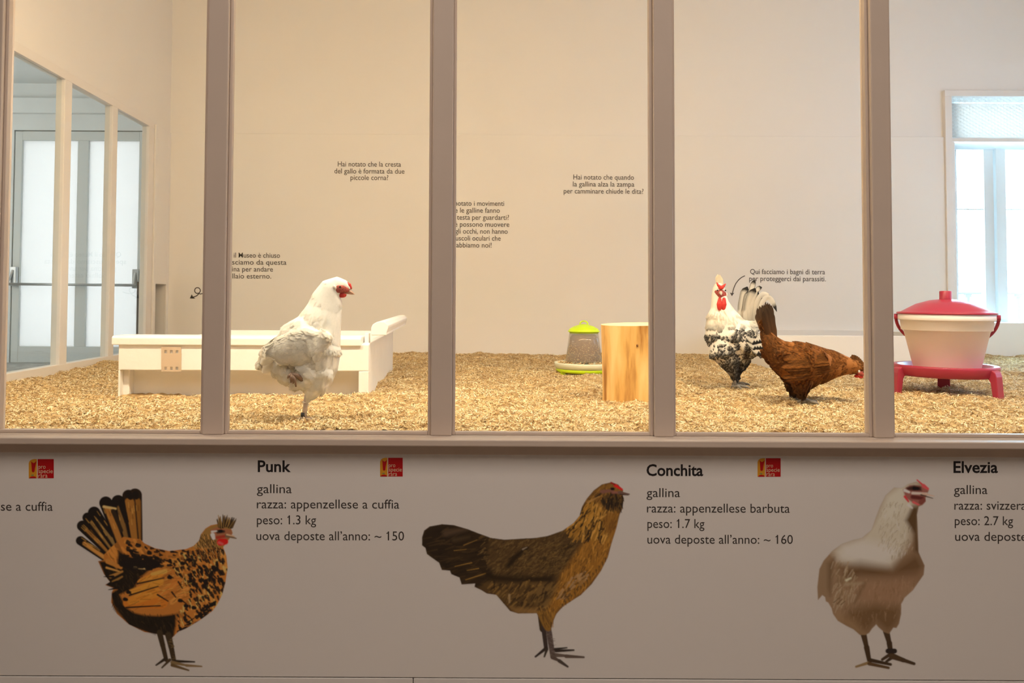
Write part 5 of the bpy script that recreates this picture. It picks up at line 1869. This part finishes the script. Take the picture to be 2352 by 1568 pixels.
p_.clip = m3
p_.poly([(430, 540), (530, 400), (600, 240), (700, 160), (830, 140), (800, 320), (770, 560), (640, 760), (420, 760), (280, 720), (220, 640), (290, 590)], ink(146, 128, 106), 12)
p_.poly([(290, 600), (430, 560), (640, 600), (700, 640), (600, 740), (400, 720), (270, 690)], ink(158, 142, 122), 14, 0.8)
p_.poly([(600, 240), (700, 170), (740, 200), (760, 320), (640, 420), (560, 420)], ink(154, 138, 116), 14, 0.7)
p_.scatter([(560, 330), (700, 260), (770, 420), (790, 640), (660, 720), (540, 600)], 200, lambda x, y: (-0.3, 0.9), 26, 6, [ink(120, 100, 74), ink(160, 144, 122), ink(104, 84, 58), ink(138, 118, 92)], 0.45)
p_.poly([(790, 320), (832, 322), (825, 500), (835, 660), (800, 640), (800, 520), (740, 420)], ink(66, 44, 24), 6)
p_.poly([(280, 760), (420, 730), (640, 770), (800, 660), (840, 680), (872, 745), (840, 860), (640, 850), (420, 830), (300, 850)], ink(74, 48, 26), 14, 0.9)
p_.poly([(420, 860), (640, 830), (860, 800), (830, 860), (730, 975), (705, 1040), (520, 1050), (400, 980)], ink(110, 78, 54), 16, 0.85)
p_.poly([(330, 1060), (520, 1020), (706, 1040), (700, 1130), (660, 1200), (600, 1230), (530, 1160), (470, 1230), (415, 1240), (300, 1160)], ink(76, 50, 26), 14, 0.85)
p_.poly([(260, 1080), (380, 1130), (460, 1240), (400, 1230), (240, 1130)], ink(112, 82, 54), 10, 0.7)
p_.poly([(115, 900), (130, 770), (170, 690), (215, 740), (205, 960), (170, 1000), (120, 990)], ink(104, 78, 54), 8, 0.8)
p_.poly([(190, 730), (235, 690), (215, 860), (205, 960), (190, 900)], ink(70, 48, 28), 6, 0.7)
p_.scatter([(215, 720), (330, 740), (420, 900), (340, 1060), (230, 1060)], 120, (-0.3, 0.9), 44, 10, [ink(136, 112, 86), ink(92, 68, 44), ink(120, 94, 66)], 0.4)
p_.scatter([(300, 850), (700, 830), (840, 830), (700, 1100), (420, 1200), (240, 1080)], 220, (-0.2, 0.95), 30, 8, [ink(124, 92, 66), ink(86, 58, 34), ink(104, 74, 48)], 0.3)
p_.stroke((320, 880), (440, 870), 20, 10, ink(122, 98, 72), 4, 0.8)
p_.stroke((450, 870), (380, 1010), 18, 10, ink(76, 52, 30), 5, 0.7)
p_.stroke((320, 850), (350, 835), 16, 10, ink(160, 138, 108), 2)
p_.stroke((760, 310), (785, 330), 20, 12, ink(170, 156, 136), 2)
for a, b_ in [((230, 1010), (270, 975)), ((255, 1020), (290, 985)), ((280, 1025), (310, 1000))]:
    p_.stroke(a, b_, 6, 4, ink(70, 48, 28), 1.0)
# face
p_.poly([(722, 200), (770, 168), (840, 170), (900, 205), (890, 260), (885, 290), (850, 312), (790, 292), (740, 260)], ink(112, 62, 50), 2)
p_.poly([(745, 185), (800, 168), (850, 180), (855, 208), (800, 210), (750, 200)], ink(44, 22, 16), 2.5)
p_.stroke((735, 205), (765, 218), 22, 16, ink(205, 196, 186), 1.2)
p_.stroke((790, 225), (900, 228), 20, 12, ink(180, 130, 112), 1.4)
p_.stroke((790, 252), (860, 262), 30, 26, ink(70, 26, 20), 2)
p_.stroke((735, 250), (760, 285), 18, 12, ink(150, 40, 40), 1.3)
p_.stroke((795, 290), (832, 308), 18, 12, ink(200, 62, 58), 1.2)
p_.stroke((850, 290), (872, 272), 34, 28, ink(92, 44, 34), 1.6)
p_.stroke((800, 190), (826, 192), 22, 20, ink(14, 8, 8), 1.0)
p_.clip = None
p_.stroke((822, 130), (868, 170), 9, 14, ink(150, 48, 46), 0.9)
p_.stroke((868, 172), (898, 194), 28, 18, ink(178, 56, 54), 1.0)
p_.stroke((860, 228), (940, 246), 16, 6, ink(150, 118, 96), 0.9)
p_.stroke((850, 238), (932, 262), 12, 5, ink(64, 42, 30), 0.9)
p_.build('printed picture of the white hen with shaded breast, below the drinker')


# ------------------------------------------------------------------ every thing's origin at its own base
bpy.context.view_layer.update()
for o in list(COL.objects):
    if o.parent is not None or o.type not in ('EMPTY', 'MESH'):
        continue
    if o.type == 'EMPTY':
        if o.location.length > 1e-6:
            continue
        pts = [c_.matrix_world @ Vector(q_) for c_ in o.children_recursive if c_.type == 'MESH' for q_ in c_.bound_box]
        if not pts:
            continue
        b_ = Vector(((min(q_.x for q_ in pts) + max(q_.x for q_ in pts)) / 2, (min(q_.y for q_ in pts) + max(q_.y for q_ in pts)) / 2, min(q_.z for q_ in pts)))
        o.location = b_
        for c_ in o.children:
            c_.location = c_.location - b_
    else:
        pts = [Vector(q_) for q_ in o.bound_box]
        b_ = Vector(((min(q_.x for q_ in pts) + max(q_.x for q_ in pts)) / 2, (min(q_.y for q_ in pts) + max(q_.y for q_ in pts)) / 2, min(q_.z for q_ in pts)))
        if o.location.length < 1e-6:
            o.data.transform(Matrix.Translation(-b_))
            o.location = b_
bpy.context.view_layer.update()
